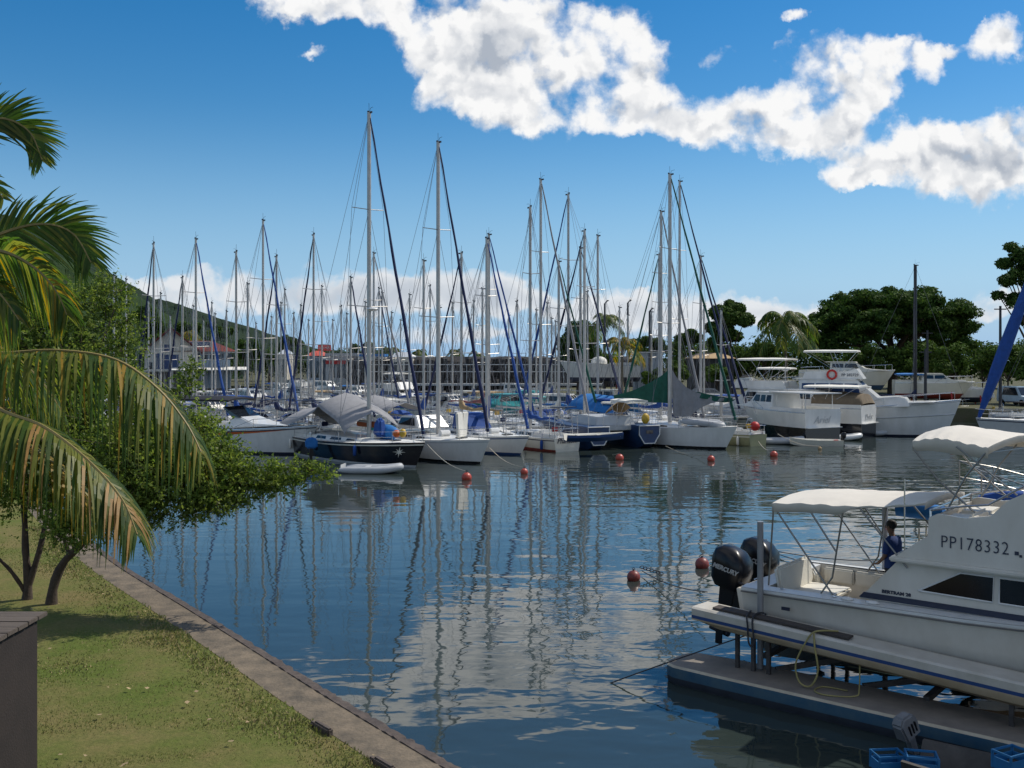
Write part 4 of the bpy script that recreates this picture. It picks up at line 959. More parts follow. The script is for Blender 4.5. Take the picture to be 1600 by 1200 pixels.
m.face(rings[0], 0); m.build('hull', [crm, capm, antib], bt, smooth=30)
# side decks, cockpit lining
m = MB()
for x0, x1 in zip(xs, xs[1:]):
    for s in (1, -1):
        h0, z0 = bsec(x0); h1, z1 = bsec(x1)
        if x1 <= 2.4: i0, i1 = h0 - .26, h1 - .26
        else: i0, i1 = 0, 0
        m.face([(x0, BW - s * h0 * .995, z0 + .004), (x1, BW - s * h1 * .995, z1 + .004), (x1, BW - s * i1, z1 + .03), (x0, BW - s * i0, z0 + .03)])
m.box((.20, BW, 1.72), (.40, 2.9, .16)); m.build('deck', capm, bt)
m = MB(); zf = 1.18; y0, y1_ = .27, 2.93
m.face([(.3, y0, zf), (2.9, y0, zf), (2.9, y1_, zf), (.3, y1_, zf)])
for y in (y0, y1_): m.face([(.3, y, zf), (2.9, y, zf), (2.9, y, 1.81), (.3, y, 1.81)])
m.face([(.40, y0, zf), (.40, y1_, zf), (.40, y1_, 1.8), (.40, y0, 1.8)]); m.build('cockpit', crm, bt)
for (xa, xb) in ((.5, 1.12), (1.16, 1.85), (1.89, 2.6)):
    m = MB(); m.box(((xa + xb) / 2, 2.88, 1.62), (xb - xa, .10, .30)); m.build('coaming_cushion', cush, bt, bevel=.03)
m = MB(); m.box((.47, 2.45, 1.62), (.1, .75, .30), rz=.5); m.build('coaming_cushion', cush, bt, bevel=.03)
m = MB(); m.box((.47, 1.40, 1.83), (.12, 1.55, .58), ry=-.18); m.build('seat_backrest', cush, bt, bevel=.05)
m = MB(); m.box((.95, 1.35, 1.56), (.85, 1.45, .10)); m.build('seat', cush, bt, bevel=.03)
m = MB(); m.box((.95, 1.35, 1.35), (.75, 1.35, .32)); m.build('seat_locker', crm, bt)
for (x, y) in ((.10, .55), (.10, 2.6)):
    m = MB(); m.tube([(x - .09, y, 1.84), (x - .03, y, 1.87), (x + .03, y, 1.87), (x + .09, y, 1.84)], .012, 5); m.build('cleat', steel, bt)
for x in (2.0, 2.45): 
    m = MB(); m.ball((x, .13, 1.85), .09, nu=12, nv=6, sc=(1.3, .8, .4)); m.build('deck_fitting', capm, bt)
m = MB(); m.tube([(1.75, .9, 1.2), (1.72, .8, 1.55), (1.8, .6, 1.75), (1.95, .55, 1.7)], .02, 6); m.build('hose', ropeb, bt)
for s in (1, -1):
    m = MB(); m.tube([(x, BW - s * (bsec(x)[0] + .006), bsec(x)[1] - .075) for x in xs], .016, 6); m.build('rub_rail', mat('rub_rail_grey', (.12, .115, .11), .6, var=.2), bt)
for x in (.75, 1.75, 2.35):
    m = MB(); m.tube([(x, .16, 1.835), (x, .16, 1.85)], .032, 8); m.build('rod_holder', steel, bt)
m = MB(); m.box((.9, -.012, 1.52), (.16, .02, .06)); m.build('scupper', striped, bt)
# deckhouse
m = MB()
side = [(2.14, 1.84), (2.80, 2.585), (7.0, 2.585), (7.55, 2.05), (7.6, 1.95), (4.8, 1.86)]
for s in (0, 1):
    yy = .36 if s == 0 else 2 * BW - .36
    m.prism(side, yy, yy + (.05 if s == 0 else -.05))
m.prism([(7.0, 2.58), (7.6, 1.95), (7.5, 1.95), (6.9, 2.58)], .42, 2 * BW - .42)
m.prism([(2.85, 1.2), (2.85, 2.58), (2.9, 2.58), (2.9, 1.2)], .42, 2 * BW - .42)
house = m.build('deckhouse', crm, bt)
m = MB(); yw = .345
def wq(pts, d=0): m.face([(x, yw - d, z) for x, z in pts])
for pts in ([(3.17, 2.13), (4.36, 2.11), (4.38, 2.53), (3.86, 2.53)], [(4.46, 2.11), (5.9, 2.10), (5.9, 2.53), (4.47, 2.53)]):
    m = MB(); wq(pts, .004); w_ = m.build('window', mat('dark_tinted_glass', (.010, .009, .009), .12, var=.5, spec=.4), house, smooth=0, fix=False)
    m = MB(); P_ = [Vector((x, yw - .006, z)) for x, z in pts]; m.tube(P_ + [P_[0]], .016, 5); m.build('window_frame', capm, w_)
m = MB(); m.face([(2.80, 2 * BW - .345, 2.1), (5.9, 2 * BW - .345, 2.1), (5.9, 2 * BW - .345, 2.55), (3.2, 2 * BW - .345, 2.55)]); m.build('window', glass, house, smooth=0, fix=False)
m = MB(); m.face([(7.02, .6, 2.545), (7.02, 2.6, 2.545), (7.56, 2.6, 2.02), (7.56, .6, 2.02)]); m.build('windscreen', glass, house, smooth=0, fix=False)
# dark stripe, badge
m = MB(); m.prism([(2.13, 1.865), (2.22, 1.965), (6.9, 1.96), (6.9, 1.865)], .338, .36); m.build('stripe', striped, house)
RX = Matrix.Rotation(R(90), 4, 'X')
text_part('model_lettering', 'BERTRAM 28', .1, striped, house, Matrix.Translation((2.54, .352, 1.995)) @ RX, fit=(.50, .062), bold=.004)
# flybridge
m = MB()
m.box((4.55, BW, 2.64), (3.7, 2 * BW - .45, .09)); m.build('flybridge_deck', crm, bt, bevel=.025)
fb_prof = [(2.80, 2.685), (3.22, 3.02), (3.34, 3.10), (3.36, 3.42), (3.50, 3.50), (3.95, 3.47), (4.35, 3.55), (4.60, 3.82), (4.95, 4.02), (5.6, 4.0), (6.2, 3.3), (6.6, 2.685)]
m = MB()
for s in (0, 1):
    yy = .28 if s == 0 else 2 * BW - .28
    m.prism(fb_prof, yy, yy + (.06 if s == 0 else -.06))
m.prism([(5.6, 4.0), (6.2, 3.3), (6.6, 2.685), (6.5, 2.685), (6.1, 3.3), (5.5, 3.95)], .34, 2 * BW - .34)
m.prism([(3.34, 2.7), (3.36, 3.42), (3.41, 3.42), (3.39, 2.7)], .34, 2 * BW - .34)
fly = m.build('flybridge', crm, bt, smooth=30, bevel=.02)
for (x, y) in ((3.75, .85), (3.75, 2.1)):
    m = MB(); m.box((x, y, 3.32), (.55, .9, .16)); m.build('seat', cush, fly, bevel=.05)
m = MB(); m.box((4.02, .85, 3.42), (.10, .9, .22)); m.build('seat_backrest', cush, fly, bevel=.04)
m = MB(); m.tube([(3.38, .32, 3.55), (3.9, .32, 3.66), (4.3, .32, 3.72), (4.9, .33, 4.12), (5.6, .34, 4.1)], .02, 6); m.tube([(3.38, .32, 3.42), (3.38, .32, 3.55), (3.38, 2.88, 3.55), (3.38, 2.88, 3.42)], .02, 6)
m.tube([(3.38, 2.88, 3.55), (3.9, 2.88, 3.66), (4.3, 2.88, 3.72), (4.9, 2.87, 4.12)], .02, 6); m.build('rail', steel, fly)
text_part('registration_number', 'PP178332', .2, striped, fly, Matrix.Translation((3.57, .272, 2.94)) @ RX, fit=(1.05, .205), bold=-.002, spacing=1.12)
m = MB(); m.box((4.74, .275, 2.98), (.06, .012, .06)); m.box((4.80, .275, 2.94), (.04, .012, .04)); m.build('fitting', striped, fly)
m = MB(); m.tube([(4.9, 1.3, 3.3), (4.75, 1.3, 3.75)], .04); m.tube([Vector((4.72 + .05 * math.cos(k * .5236), 1.3 + .2 * math.cos(k * .5236), 3.78 + .2 * math.sin(k * .5236))) for k in range(13)], .016, 5); m.build('wheel', steel, fly)
m = MB(); m.tube([(2.95, .30, 2.7), (2.95, .30, 4.05)], .014, 6); m.tube([(2.95, .30, 2.7), (2.95, .30, 4.05)], .014, 6); m.build('antenna', steel, fly)
# canopies with their tubes
fab = mat('sunbrella_cream', (0.62, 0.575, 0.50), .85, var=.07, scale=2, bump=.012, bscale=3.5)
def big_canopy(name, edge_near, edge_far, crown, skirt, tubes, ff):
    m = MB(); n_ = 24; A = pline(edge_near, n_); B_ = pline(edge_far, n_); rings = []
    for i in range(n_ + 1):
        u = i / n_; row = [A[i] - Vector((0, 0, skirt(u)))]
        for j in range(13):
            v = j / 12; p_ = A[i].lerp(B_[i], v); e = (1 - abs(2 * v - 1) ** 2.2); p_.z += crown * e * (.75 + .25 * math.sin(u * math.pi)) + .012 * math.sin(u * 40 + v * 5) * (1 - e) + .014 * noise.noise(Vector((u * 9, v * 7, 1)))
            row.append(p_)
        row.append(B_[i] - Vector((0, 0, skirt(u)))); rings.append(row)
    m.loft(rings, closed=False, cap=False)
    for rr in (rings[0], rings[-1]):
        for j in range(1, 13): m.face([rr[j], rr[j + 1], rr[j + 1] - Vector((0, 0, .12)), rr[j] - Vector((0, 0, .12))])
    o = m.build(name, fab, bt, smooth=50); md = o.modifiers.new('thick', 'SOLIDIFY'); md.thickness = .008
    m = MB()
    for tb in tubes: m.tube(tb, .017, 7)
    m.build('canopy_frame', mat('dull_tube', (.25, .24, .22), .35, .7, var=.2), o); return o
z1 = 3.38
big_canopy('cockpit_canopy', [(.50, .28, z1 + .02), (1.2, .28, z1 + .08), (1.9, .28, z1 + .10), (2.6, .28, z1 + .17), (3.3, .28, z1 + .28)], [(.45, 2.75, z1 + .02), (1.2, 2.75, z1 + .08), (1.9, 2.75, z1 + .10), (2.6, 2.75, z1 + .15), (3.3, 2.75, z1 + .2)], .10,
           lambda u: .17 if u < .46 else max(.035, .17 - (u - .46) * 1.4),
           [[(.56, y, z1 - .08), (1.68, y, 1.82)] for y in (.30, 2.74)] + [[(1.86, y, z1), (1.66, y, 2.9 - .75), (1.44, y, 1.82)] for y in (.30, 2.74)] + [[(1.2, y, z1), (1.74, y, 2.62)] for y in (.30, 2.74)] +
           [[(2.15, y, z1 + .1), (3.0, y, 2.5)] for y in (.30, 2.74)] + [[(.55, .3, z1 - .04), (.55, 2.74, z1 - .04)], [(1.88, .3, z1 + .06), (1.88, 2.74, z1 + .06)], [(.52, .3, z1 - .1), (.40, .35, 1.82)]], 0)
z2 = 4.70
big_canopy('flybridge_canopy', [(3.02, .5, z2), (3.4, .5, z2 + .07), (3.8, .5, z2 + .03), (4.25, .5, z2 - .05)], [(3.02, 2.8, z2), (3.4, 2.8, z2 + .07), (3.9, 2.8, z2 + .03), (4.7, 2.8, z2)], .16, lambda u: .17 + .06 * math.sin(u * 3.1),
           [[(3.05, y, z2 - .15), (3.45, y, 4.05), (4.05, y, 3.55)] for y in (.5, 2.8)] + [[(4.2, y, z2 - .15), (3.9, y, 4.15), (3.6, y, 3.55)] for y in (.5, 2.8)] + [[(3.75, .5, z2 - .05), (4.7, .5, 3.9)], [(3.04, .5, z2 - .12), (3.04, 2.8, z2 - .12)], [(4.2, .5, z2 - .14), (4.65, 2.8, z2 - .14)]], 0)
m = MB(); rings = [[Vector((x, 3.0 + .14 * math.cos(q), 3.12 + .16 * math.sin(q) - .03 * (x - 2.2))) for q in [k * .7854 for k in range(8)]] for x in (1.95, 2.05, 2.4, 2.75, 2.85)]
m.loft(rings); m.build('rolled_curtain', lblue, bt, smooth=60)
m = MB()
for k in range(5): m.tube([(2.62, 2.2, 1.35 + .27 * k), (2.62, 2.65, 1.35 + .27 * k)], .018, 6)
for y in (2.2, 2.65): m.tube([(2.62, y, 1.2), (2.62, y, 2.9)], .018, 6)
m.build('ladder', steel, bt)
# twin outboards (cowling, leg, lettering), trimmed a little
for k, (x, y) in enumerate(((-.68, .98), (-.62, 2.12))):
    en = engine(bt, (0, 0, 0), mblack, 1.0)
    T = Matrix.Translation((x, y, 1.56)) @ Matrix.Rotation(R(11), 4, 'Y') @ Matrix.Diagonal((1.10, 1.12, .98, 1))
    en.data.transform(T)
    for ch in en.children: ch.data.transform(T)
    text_part('lettering', 'MERCURY', .16, mat('silver_lettering', (.42, .42, .42), .4, .3), en, T @ Matrix.Translation((-.31, -.268, .33)) @ Matrix.Rotation(R(3), 4, 'Y') @ RX, fit=(.52, .10), bold=.006, shear=.15, depth=.012)
m = MB(); m.prism([(-.38, 1.62), (0, 1.62), (0, 1.05), (-.30, 1.2)], .55, 2.65); m.build('engine_bracket', crm, bt, bevel=.02)
for y in (.75, 2.4):
    m = MB(); m.tube([(.02, y, 1.5), (-.2, y, 1.62), (-.42, y, 1.70)], .025, 6); m.build('steering_hose', ropeb, bt)

# ------------------------------------------------------------------ floating lift that carries it
lf = thing('boat_lift', 'floating boat lift with a blue striped side tank under the raised cruiser', 'boat lift', U0, HA)
dirty = mat('stained_grp', (0.30, 0.215, 0.12), .6, scale=1.0, col2=(0.46, 0.38, 0.27)); grp = mat('tank_grp', (0.40, 0.37, 0.31), .5, scale=2.5, col2=(.52, .49, .43))
for sgn in (0, 1):
    m = MB(); rings = []
    for x in (-.72, -.55, -.2, .6, 1.5, 2.5, 3.5, 4.5, 5.5, 7, 9):
        zt = 1.42 - .049 * (x + .7); hgt = .37 + .012 * x; bulge = 0
        e = min(1, (x + .74) / .5); y_o, y_i = -.62, .03
        zb_ = zt - hgt * (.55 + .45 * e)
        sec = [(y_i, zt - .02), (y_o + .05, zt), (y_o, zt - .03), (y_o, zt - .15), (y_o, zt - .21), (y_o, zt - .24), (y_o + .05, lerp(zt - .24, zb_, .6)), (y_o + .18, zb_), (y_i, zb_)]
        rings.append([Vector((x, y if sgn == 0 else 2 * BW - y, z)) for y, z in sec])
    m.loft(rings, bands=[0, 0, 0, 2, 1, 1, 1, 1, 0], mcap=0); tank = m.build('side_tank', [grp, dirty, stripeb], lf, smooth=30)
    m = MB()
    if sgn == 0:
        m.box((.95, -.36, 1.365), (2.6, .26, .035), ry=.049); m.build('plank', mat('dark_plank', (.05, .04, .035), .8, var=.4, scale=8, stretch=(.4, 6, 6)), tank, bevel=.006)
for sgn in (0, 1):
    m = MB(); rings = []
    for (x, w, zt, zb_) in ((-1.22, .15, .30, .0), (-1.1, .40, .34, -.1), (-.9, .52, .35, -.2), (0, .58, .36, -.25), (3, .6, .36, -.25), (9, .6, .36, -.25)):
        c_ = -.48; sec = [(c_ + w, zt), (c_ - w + .05, zt), (c_ - w, zt - .035), (c_ - w, zt - .22), (c_ - w + .02, .03), (c_ - w + .1, zb_), (c_ + w, zb_)]
        rings.append([Vector((x, y if sgn == 0 else 2 * BW - y, z)) for y, z in sec])
    m.loft(rings, bands=[0, 1, 2, 3, 3, 3, 0], mcap=2); m.build('pontoon', [mat('pontoon_deck', (.15, .13, .11), .8, scale=2.5, col2=(.23, .20, .165)), mat('pontoon_rim', (.48, .42, .31), .7, scale=2, col2=(.30, .26, .19)), mat('pontoon_blue', (.015, .07, .13), .6, scale=3, col2=(.06, .11, .14)), anti], lf, smooth=30)
rust = mat('galvanised_dark', (.055, .05, .048), .7, .2, var=.4, scale=6)
for x in (.1, .42, .72, 4.8, 5.2):
    for y in (-.35, 2 * BW + .35):
        m = MB(); m.box((x, y, .66), (.07, .07, .68)); m.build('strut', rust, lf)
for (a_, b_) in (((.7, 0, .35), (2.6, 1.6, .75)), ((2.6, 0, .75), (.9, 1.7, .32)), ((2.3, .1, .35), (4.3, 1.9, .6)), ((4.3, .1, .6), (2.4, 2.0, .35)), ((.4, .2, .5), (.4, 3.0, .5)), ((3.4, .0, .38), (3.4, 3.2, .38)), ((5.4, 0, .38), (5.4, 3.2, .38))):
    m = MB(); m.tube([a_, b_], .07, 4); m.build('cross_beam', rust, lf)
for (x, y, zb_, zt) in ((.45, -.12, .35, 3.1), (1.63, 3.24, .4, 3.12)):
    m = MB(); m.tube([(x, y, zb_), (x, y, zt)], .058, 12); m.build('guide_post', mat('galvanised_post', (.27, .27, .28), .5, .5, var=.12), lf)
m = MB(); m.box((3.0, BW, .95), (.1, 2.4, .14)); m.box((.9, BW, .85), (.1, 2.2, .14)); m.build('bunk', rust, lf)
def wpt(x, y, z): return U0 + Vector((x * math.cos(HA) - y * math.sin(HA), x * math.sin(HA) + y * math.cos(HA), z))
def loop(name, pts, r_, m_, lab, cat):
    m = MB(); m.tube(pline([wpt(*p_) for p_ in pts], len(pts) * 6), r_, 6); return tag(m.build(name, m_), lab, cat)
loop('rope', [(.30, -.2, 1.42), (.40, -.58, 1.43), (.45, -.655, 1.25), (.47, -.66, .98), (.53, -.66, .90), (.58, -.66, 1.0), (.54, -.65, 1.3), (.50, -.5, 1.43), (.5, -.2, 1.42), (.62, -.25, 1.42)], .017, ropeb, 'dark rope looped over the side tank by the guide post', 'rope')
loop('hose', [(2.0, -.3, 1.36), (1.7, -.58, 1.36), (1.55, -.67, 1.15), (1.38, -.68, .75), (1.45, -.68, .45), (1.65, -.68, .42), (1.78, -.67, .7), (1.72, -.66, 1.1), (1.68, -.6, 1.33)], .016, ropey, 'yellow hose hanging in a loop over the side tank', 'hose')
loop('hose', [(2.45, -.5, .95), (2.45, -.52, .5), (2.4, -.6, .38), (2.0, -.85, .38), (1.75, -.75, .38), (1.8, -.45, .38), (2.2, -.4, .38)], .012, ropey, 'thin hose coiled on the lower pontoon deck', 'hose')
loop('mooring_line', [(.25, -.35, .98), (-.7, -1.0, .55), (-1.45, -1.45, .2), (-1.9, -1.7, -.02)], .013, ropeb, 'black line running from the lift down into the water', 'rope')

# small tender below with a tilted outboard and blue crates
td = thing('tender', 'shadowed little tender at the bottom edge below the lift', 'dinghy', wpt(4.1, -2.35, 0), HA)
m = MB(); rings = []
for (x, w, z) in ((-.2, .55, .0), (.8, .65, -.02), (2.2, .6, 0), (3.2, .3, .06)):
    rings.append([Vector((x, w, z + .38)), Vector((x, w * .7, z - .08)), Vector((x, -w * .7, z - .08)), Vector((x, -w, z + .38)), Vector((x, -w * .86, z + .38)), Vector((x, -w * .5, z + .05)), Vector((x, w * .5, z + .05)), Vector((x, w * .86, z + .38))])
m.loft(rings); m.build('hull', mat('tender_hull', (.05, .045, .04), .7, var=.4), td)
ob = thing('outboard_motor', 'small grey outboard tilted up on the tender against the pontoon', 'outboard motor', wpt(3.62, -1.62, .30), HA + R(70))
T_ = Matrix.Rotation(R(-24), 4, 'Y'); cg = mat('cowling_grey', (.16, .16, .165), .5, var=.25)
m = MB(); m.prism([(-.17, .0), (-.20, .30), (-.10, .40), (.12, .36), (.19, .22), (.17, .0)], -.12, .12, taper=.25, z0=.1, h=.4); e_ = m.build('cowling', cg, ob, T=T_, bevel=.03)
m = MB()
for k in range(3): m.box((-.06 + .07 * k, -.115, .17), (.02, .03, .16))
m.build('air_vent', mblack, e_, T=T_)
m = MB(); m.prism([(-.06, 0), (.07, 0), (.04, -.55), (-.05, -.55)], -.05, .05); m.build('leg', cg, ob, T=T_)
for k, (x, y, z, lab) in enumerate(((4.05, -2.42, .12, 'blue plastic crate standing open in the tender at the bottom edge'), (3.6, -2.5, .05, 'lower blue plastic crate half out of the picture in the tender'), (5.15, -1.95, .30, 'blue plastic crate cut by the right edge beside the pontoon'))):
    cr = MB(); w, d, h, t_ = .42, .30, .26, .02
    cr.box((0, 0, .01), (w, d, t_))
    for s in (1, -1):
        for (a_, zz, hh) in (('x', .09, .16), ('x', .245, .035)):
            cr.box((0, s * d / 2, zz), (w, t_, hh)); cr.box((s * w / 2, 0, zz), (t_, d, hh))
        for s2 in (1, -1): cr.box((s * w / 2, s2 * d / 2, h / 2), (t_ * 1.6, t_ * 1.6, h))
    o = cr.build('plastic_crate', mat('crate_blue', (.015, .13, .30), .45, var=.15), None, bevel=.004); o.location = wpt(x, y, z); o.rotation_euler = (0, 0, HA + R(25 + 20 * k))
    tag(o, lab, 'crate', 'blue plastic crates')

# the neighbouring boat behind: pulpit and rolled blue canvas show
nb, _ = motorboat('motorboat', 'moored boat behind the cruiser showing its pulpit rail and blue rolled canvas', wpt(9.8, 5.9, 0), 180 - 39, L=7.4, B=2.4, fb=1.5, fs=1.1, cabin=False, rail=False, top=gel)
m = MB()
pts = [wpt(*q) for q in ((5.3, 5.1, 3.3), (4.2, 5.0, 3.45), (3.0, 5.2, 3.75), (2.45, 5.6, 3.9), (3.0, 6.2, 3.75), (4.2, 6.5, 3.45))]
inv = nb.matrix_world.inverted() if False else (Matrix.Translation(nb.location) @ Matrix.Rotation(R(141), 4, 'Z')).inverted()
m.tube([inv @ q for q in pts], .015, 6); m.tube([inv @ (q - Vector((0, 0, .35))) for q in pts], .011, 5)
for q in pts: m.tube([inv @ q, inv @ (q - Vector((0, 0, 1.6)))], .018, 5)
m.build('pulpit_rail', MATS['dull_tube'], nb)
m = MB(); m.tube([inv @ wpt(*q) for q in ((2.9, 5.4, 3.12), (3.4, 5.3, 3.22), (4.0, 5.2, 3.22), (4.6, 5.1, 3.1))], [.08, .16, .18, .1], 8); m.build('rolled_canvas', blue, nb, smooth=60)
m = MB(); m.prism([(2.0, 2.0), (2.4, 2.9), (3.6, 2.95), (4.6, 2.1)], -.8, .8, taper=.2, z0=2, h=1); m.build('cabin', gel, nb, bevel=.04)

# ------------------------------------------------------------------ the person standing in the cockpit
pr = thing('person', 'person in a blue shirt standing in the cockpit below the blue rolled curtain', 'person', wpt(2.05, 2.45, 1.185), HA + R(170))
skin = mat('skin', (.17, .09, .055), .6, var=.08); shirt = mat('shirt_blue', (.015, .045, .17), .85, var=.15, bump=.006, bscale=12); shorts = mat('shorts_dark', (.015, .018, .03), .85, var=.2); hairm = mat('hair', (.01, .008, .007), .7)
V = []; E_ = []; RR = []
def jnt(p_, r_, par=None):
    V.append(Vector(p_)); RR.append(r_); i = len(V) - 1
    if par is not None: E_.append((par, i))
    return i
pel = jnt((0, 0, .92), .14); bel = jnt((.01, 0, 1.08), .125, pel); ch_ = jnt((.0, 0, 1.28), .145, bel); nk = jnt((.01, 0, 1.44), .075, ch_); nk2 = jnt((.03, 0, 1.50), .052, nk)
h1 = jnt((.05, 0, 1.57), .078, nk2); h2 = jnt((.05, 0, 1.66), .088, h1); h3 = jnt((.045, 0, 1.73), .055, h2)
hands = []
for s in (1, -1):
    hip = jnt((0, s * .09, .86), .10, pel); kn = jnt((.02, s * .10, .48), .058, hip); an = jnt((-.02, s * .10, .08), .038, kn); jnt((.05, s * .105, .035), .04, an); jnt((.15, s * .115, .028), .032, len(V) - 1)
    shd = jnt((0, s * .18, 1.39), .062, ch_)
    if s > 0: el = jnt((.04, .24, 1.10), .042, shd); wr_ = jnt((.20, .20, .93), .028, el); pm = jnt((.26, .18, .90), .034, wr_)
    else: el = jnt((.02, -.26, 1.12), .042, shd); wr_ = jnt((.18, -.22, .98), .028, el); pm = jnt((.24, -.20, .96), .034, wr_)
    hands.append((pm, s))
    pc = V[pm]
    for f_ in range(4):
        o_ = Vector((.03, (f_ - 1.5) * .018, 0)); l_ = (.06, .07, .065, .05)[f_]
        k1 = jnt(pc + o_, .010, pm); k2 = jnt(pc + o_ + Vector((l_ * .55, 0, -.015)), .009, k1); jnt(pc + o_ + Vector((l_ * .8, 0, -.05)), .008, k2)
    t1_ = jnt(pc + Vector((.0, -s * .03, .0)), .011, pm); jnt(pc + Vector((.035, -s * .045, -.015)), .009, t1_)
me = bpy.data.meshes.new('body'); me.from_pydata([tuple(v) for v in V], E_, [])
body = bpy.data.objects.new('body', me); COL.objects.link(body)
sk = body.modifiers.new('skin', 'SKIN')
for i, sv in enumerate(me.skin_vertices[0].data): sv.radius = (RR[i] * (.8 if i in (bel, ch_, pel) else 1), RR[i]); sv.use_root = (i == 0)
sb_ = body.modifiers.new('sub', 'SUBSURF'); sb_.levels = 2; sb_.render_levels = 2
dg = bpy.context.evaluated_depsgraph_get(); me2 = bpy.data.meshes.new_from_object(body.evaluated_get(dg)); bpy.data.objects.remove(body)
me2.materials.clear(); me2.materials.append(skin); me2.polygons.foreach_set('use_smooth', [True] * len(me2.polygons))
body = bpy.data.objects.new('body', me2); COL.objects.link(body); body.parent = pr
def shell(name, rings, m_, par=None):
    m = MB(); m.loft([[Vector((c_[0] + rx * math.cos(q), c_[1] + ry * math.sin(q), c_[2])) for q in [k * math.pi / 8 for k in range(16)]] for (c_, rx, ry) in rings], cap=False); return m.build(name, m_, par or pr, smooth=70)
shell('shirt', [((0, 0, .86), .155, .205), ((0, 0, 1.0), .15, .195), ((0, 0, 1.2), .155, .205), ((0, 0, 1.34), .150, .225), ((.0, 0, 1.43), .11, .17), ((.01, 0, 1.475), .068, .075)], shirt)
for s, el in ((1, (.04, .24, 1.12)), (-1, (.02, -.26, 1.14))):
    m = MB(); m.tube([(0, s * .155, 1.40), (.01, s * .21, 1.33), (el[0] * .8, el[1] * .98, el[2] + .02)], [.078, .076, .068], 10); m.build('sleeve', shirt, pr, smooth=70)
shell('shorts', [((0, 0, .90), .150, .195), ((0, 0, .80), .155, .20)], shorts)
for s in (1, -1):
    m = MB(); m.tube([(0, s * .09, .84), (.01, s * .10, .50)], [.108, .092], 12); m.build('shorts_leg', shorts, pr)
m = MB(); m.ball((.03, 0, 1.69), .106, nu=14, nv=10, sc=(1.0, .88, .95)); m.build('hair', hairm, pr, smooth=70)
m = MB(); m.ball((.155, 0, 1.625), .018, sc=(1.2, .7, 1)); m.build('nose', skin, pr, smooth=70)
for s in (1, -1):
    m = MB(); m.ball((.138, s * .033, 1.655), .011, nu=8, nv=6); m.build('eye', hairm, pr)
    m = MB(); m.ball((.045, s * .092, 1.64), .028, sc=(.7, .4, 1.1)); m.build('ear', skin, pr)
m = MB(); m.tube([(.138, -.025, 1.585), (.146, 0, 1.583), (.138, .025, 1.585)], .006, 5); m.build('mouth', redm, pr)
# ------------------------------------------------------------------ the packed rows of yachts behind
CV = {'b': blue, 'n': navy, 'g': green, 'w': wcan, 'l': lblue, 'k': gcan, 't': tcan, None: None, '-': None}
rb = random.Random(11)
FAR = 'small far-off yachts packed in the rows before the hill and breakwater'
FARLAB = 'small far-off yacht with a thin bare mast in the packed back rows'
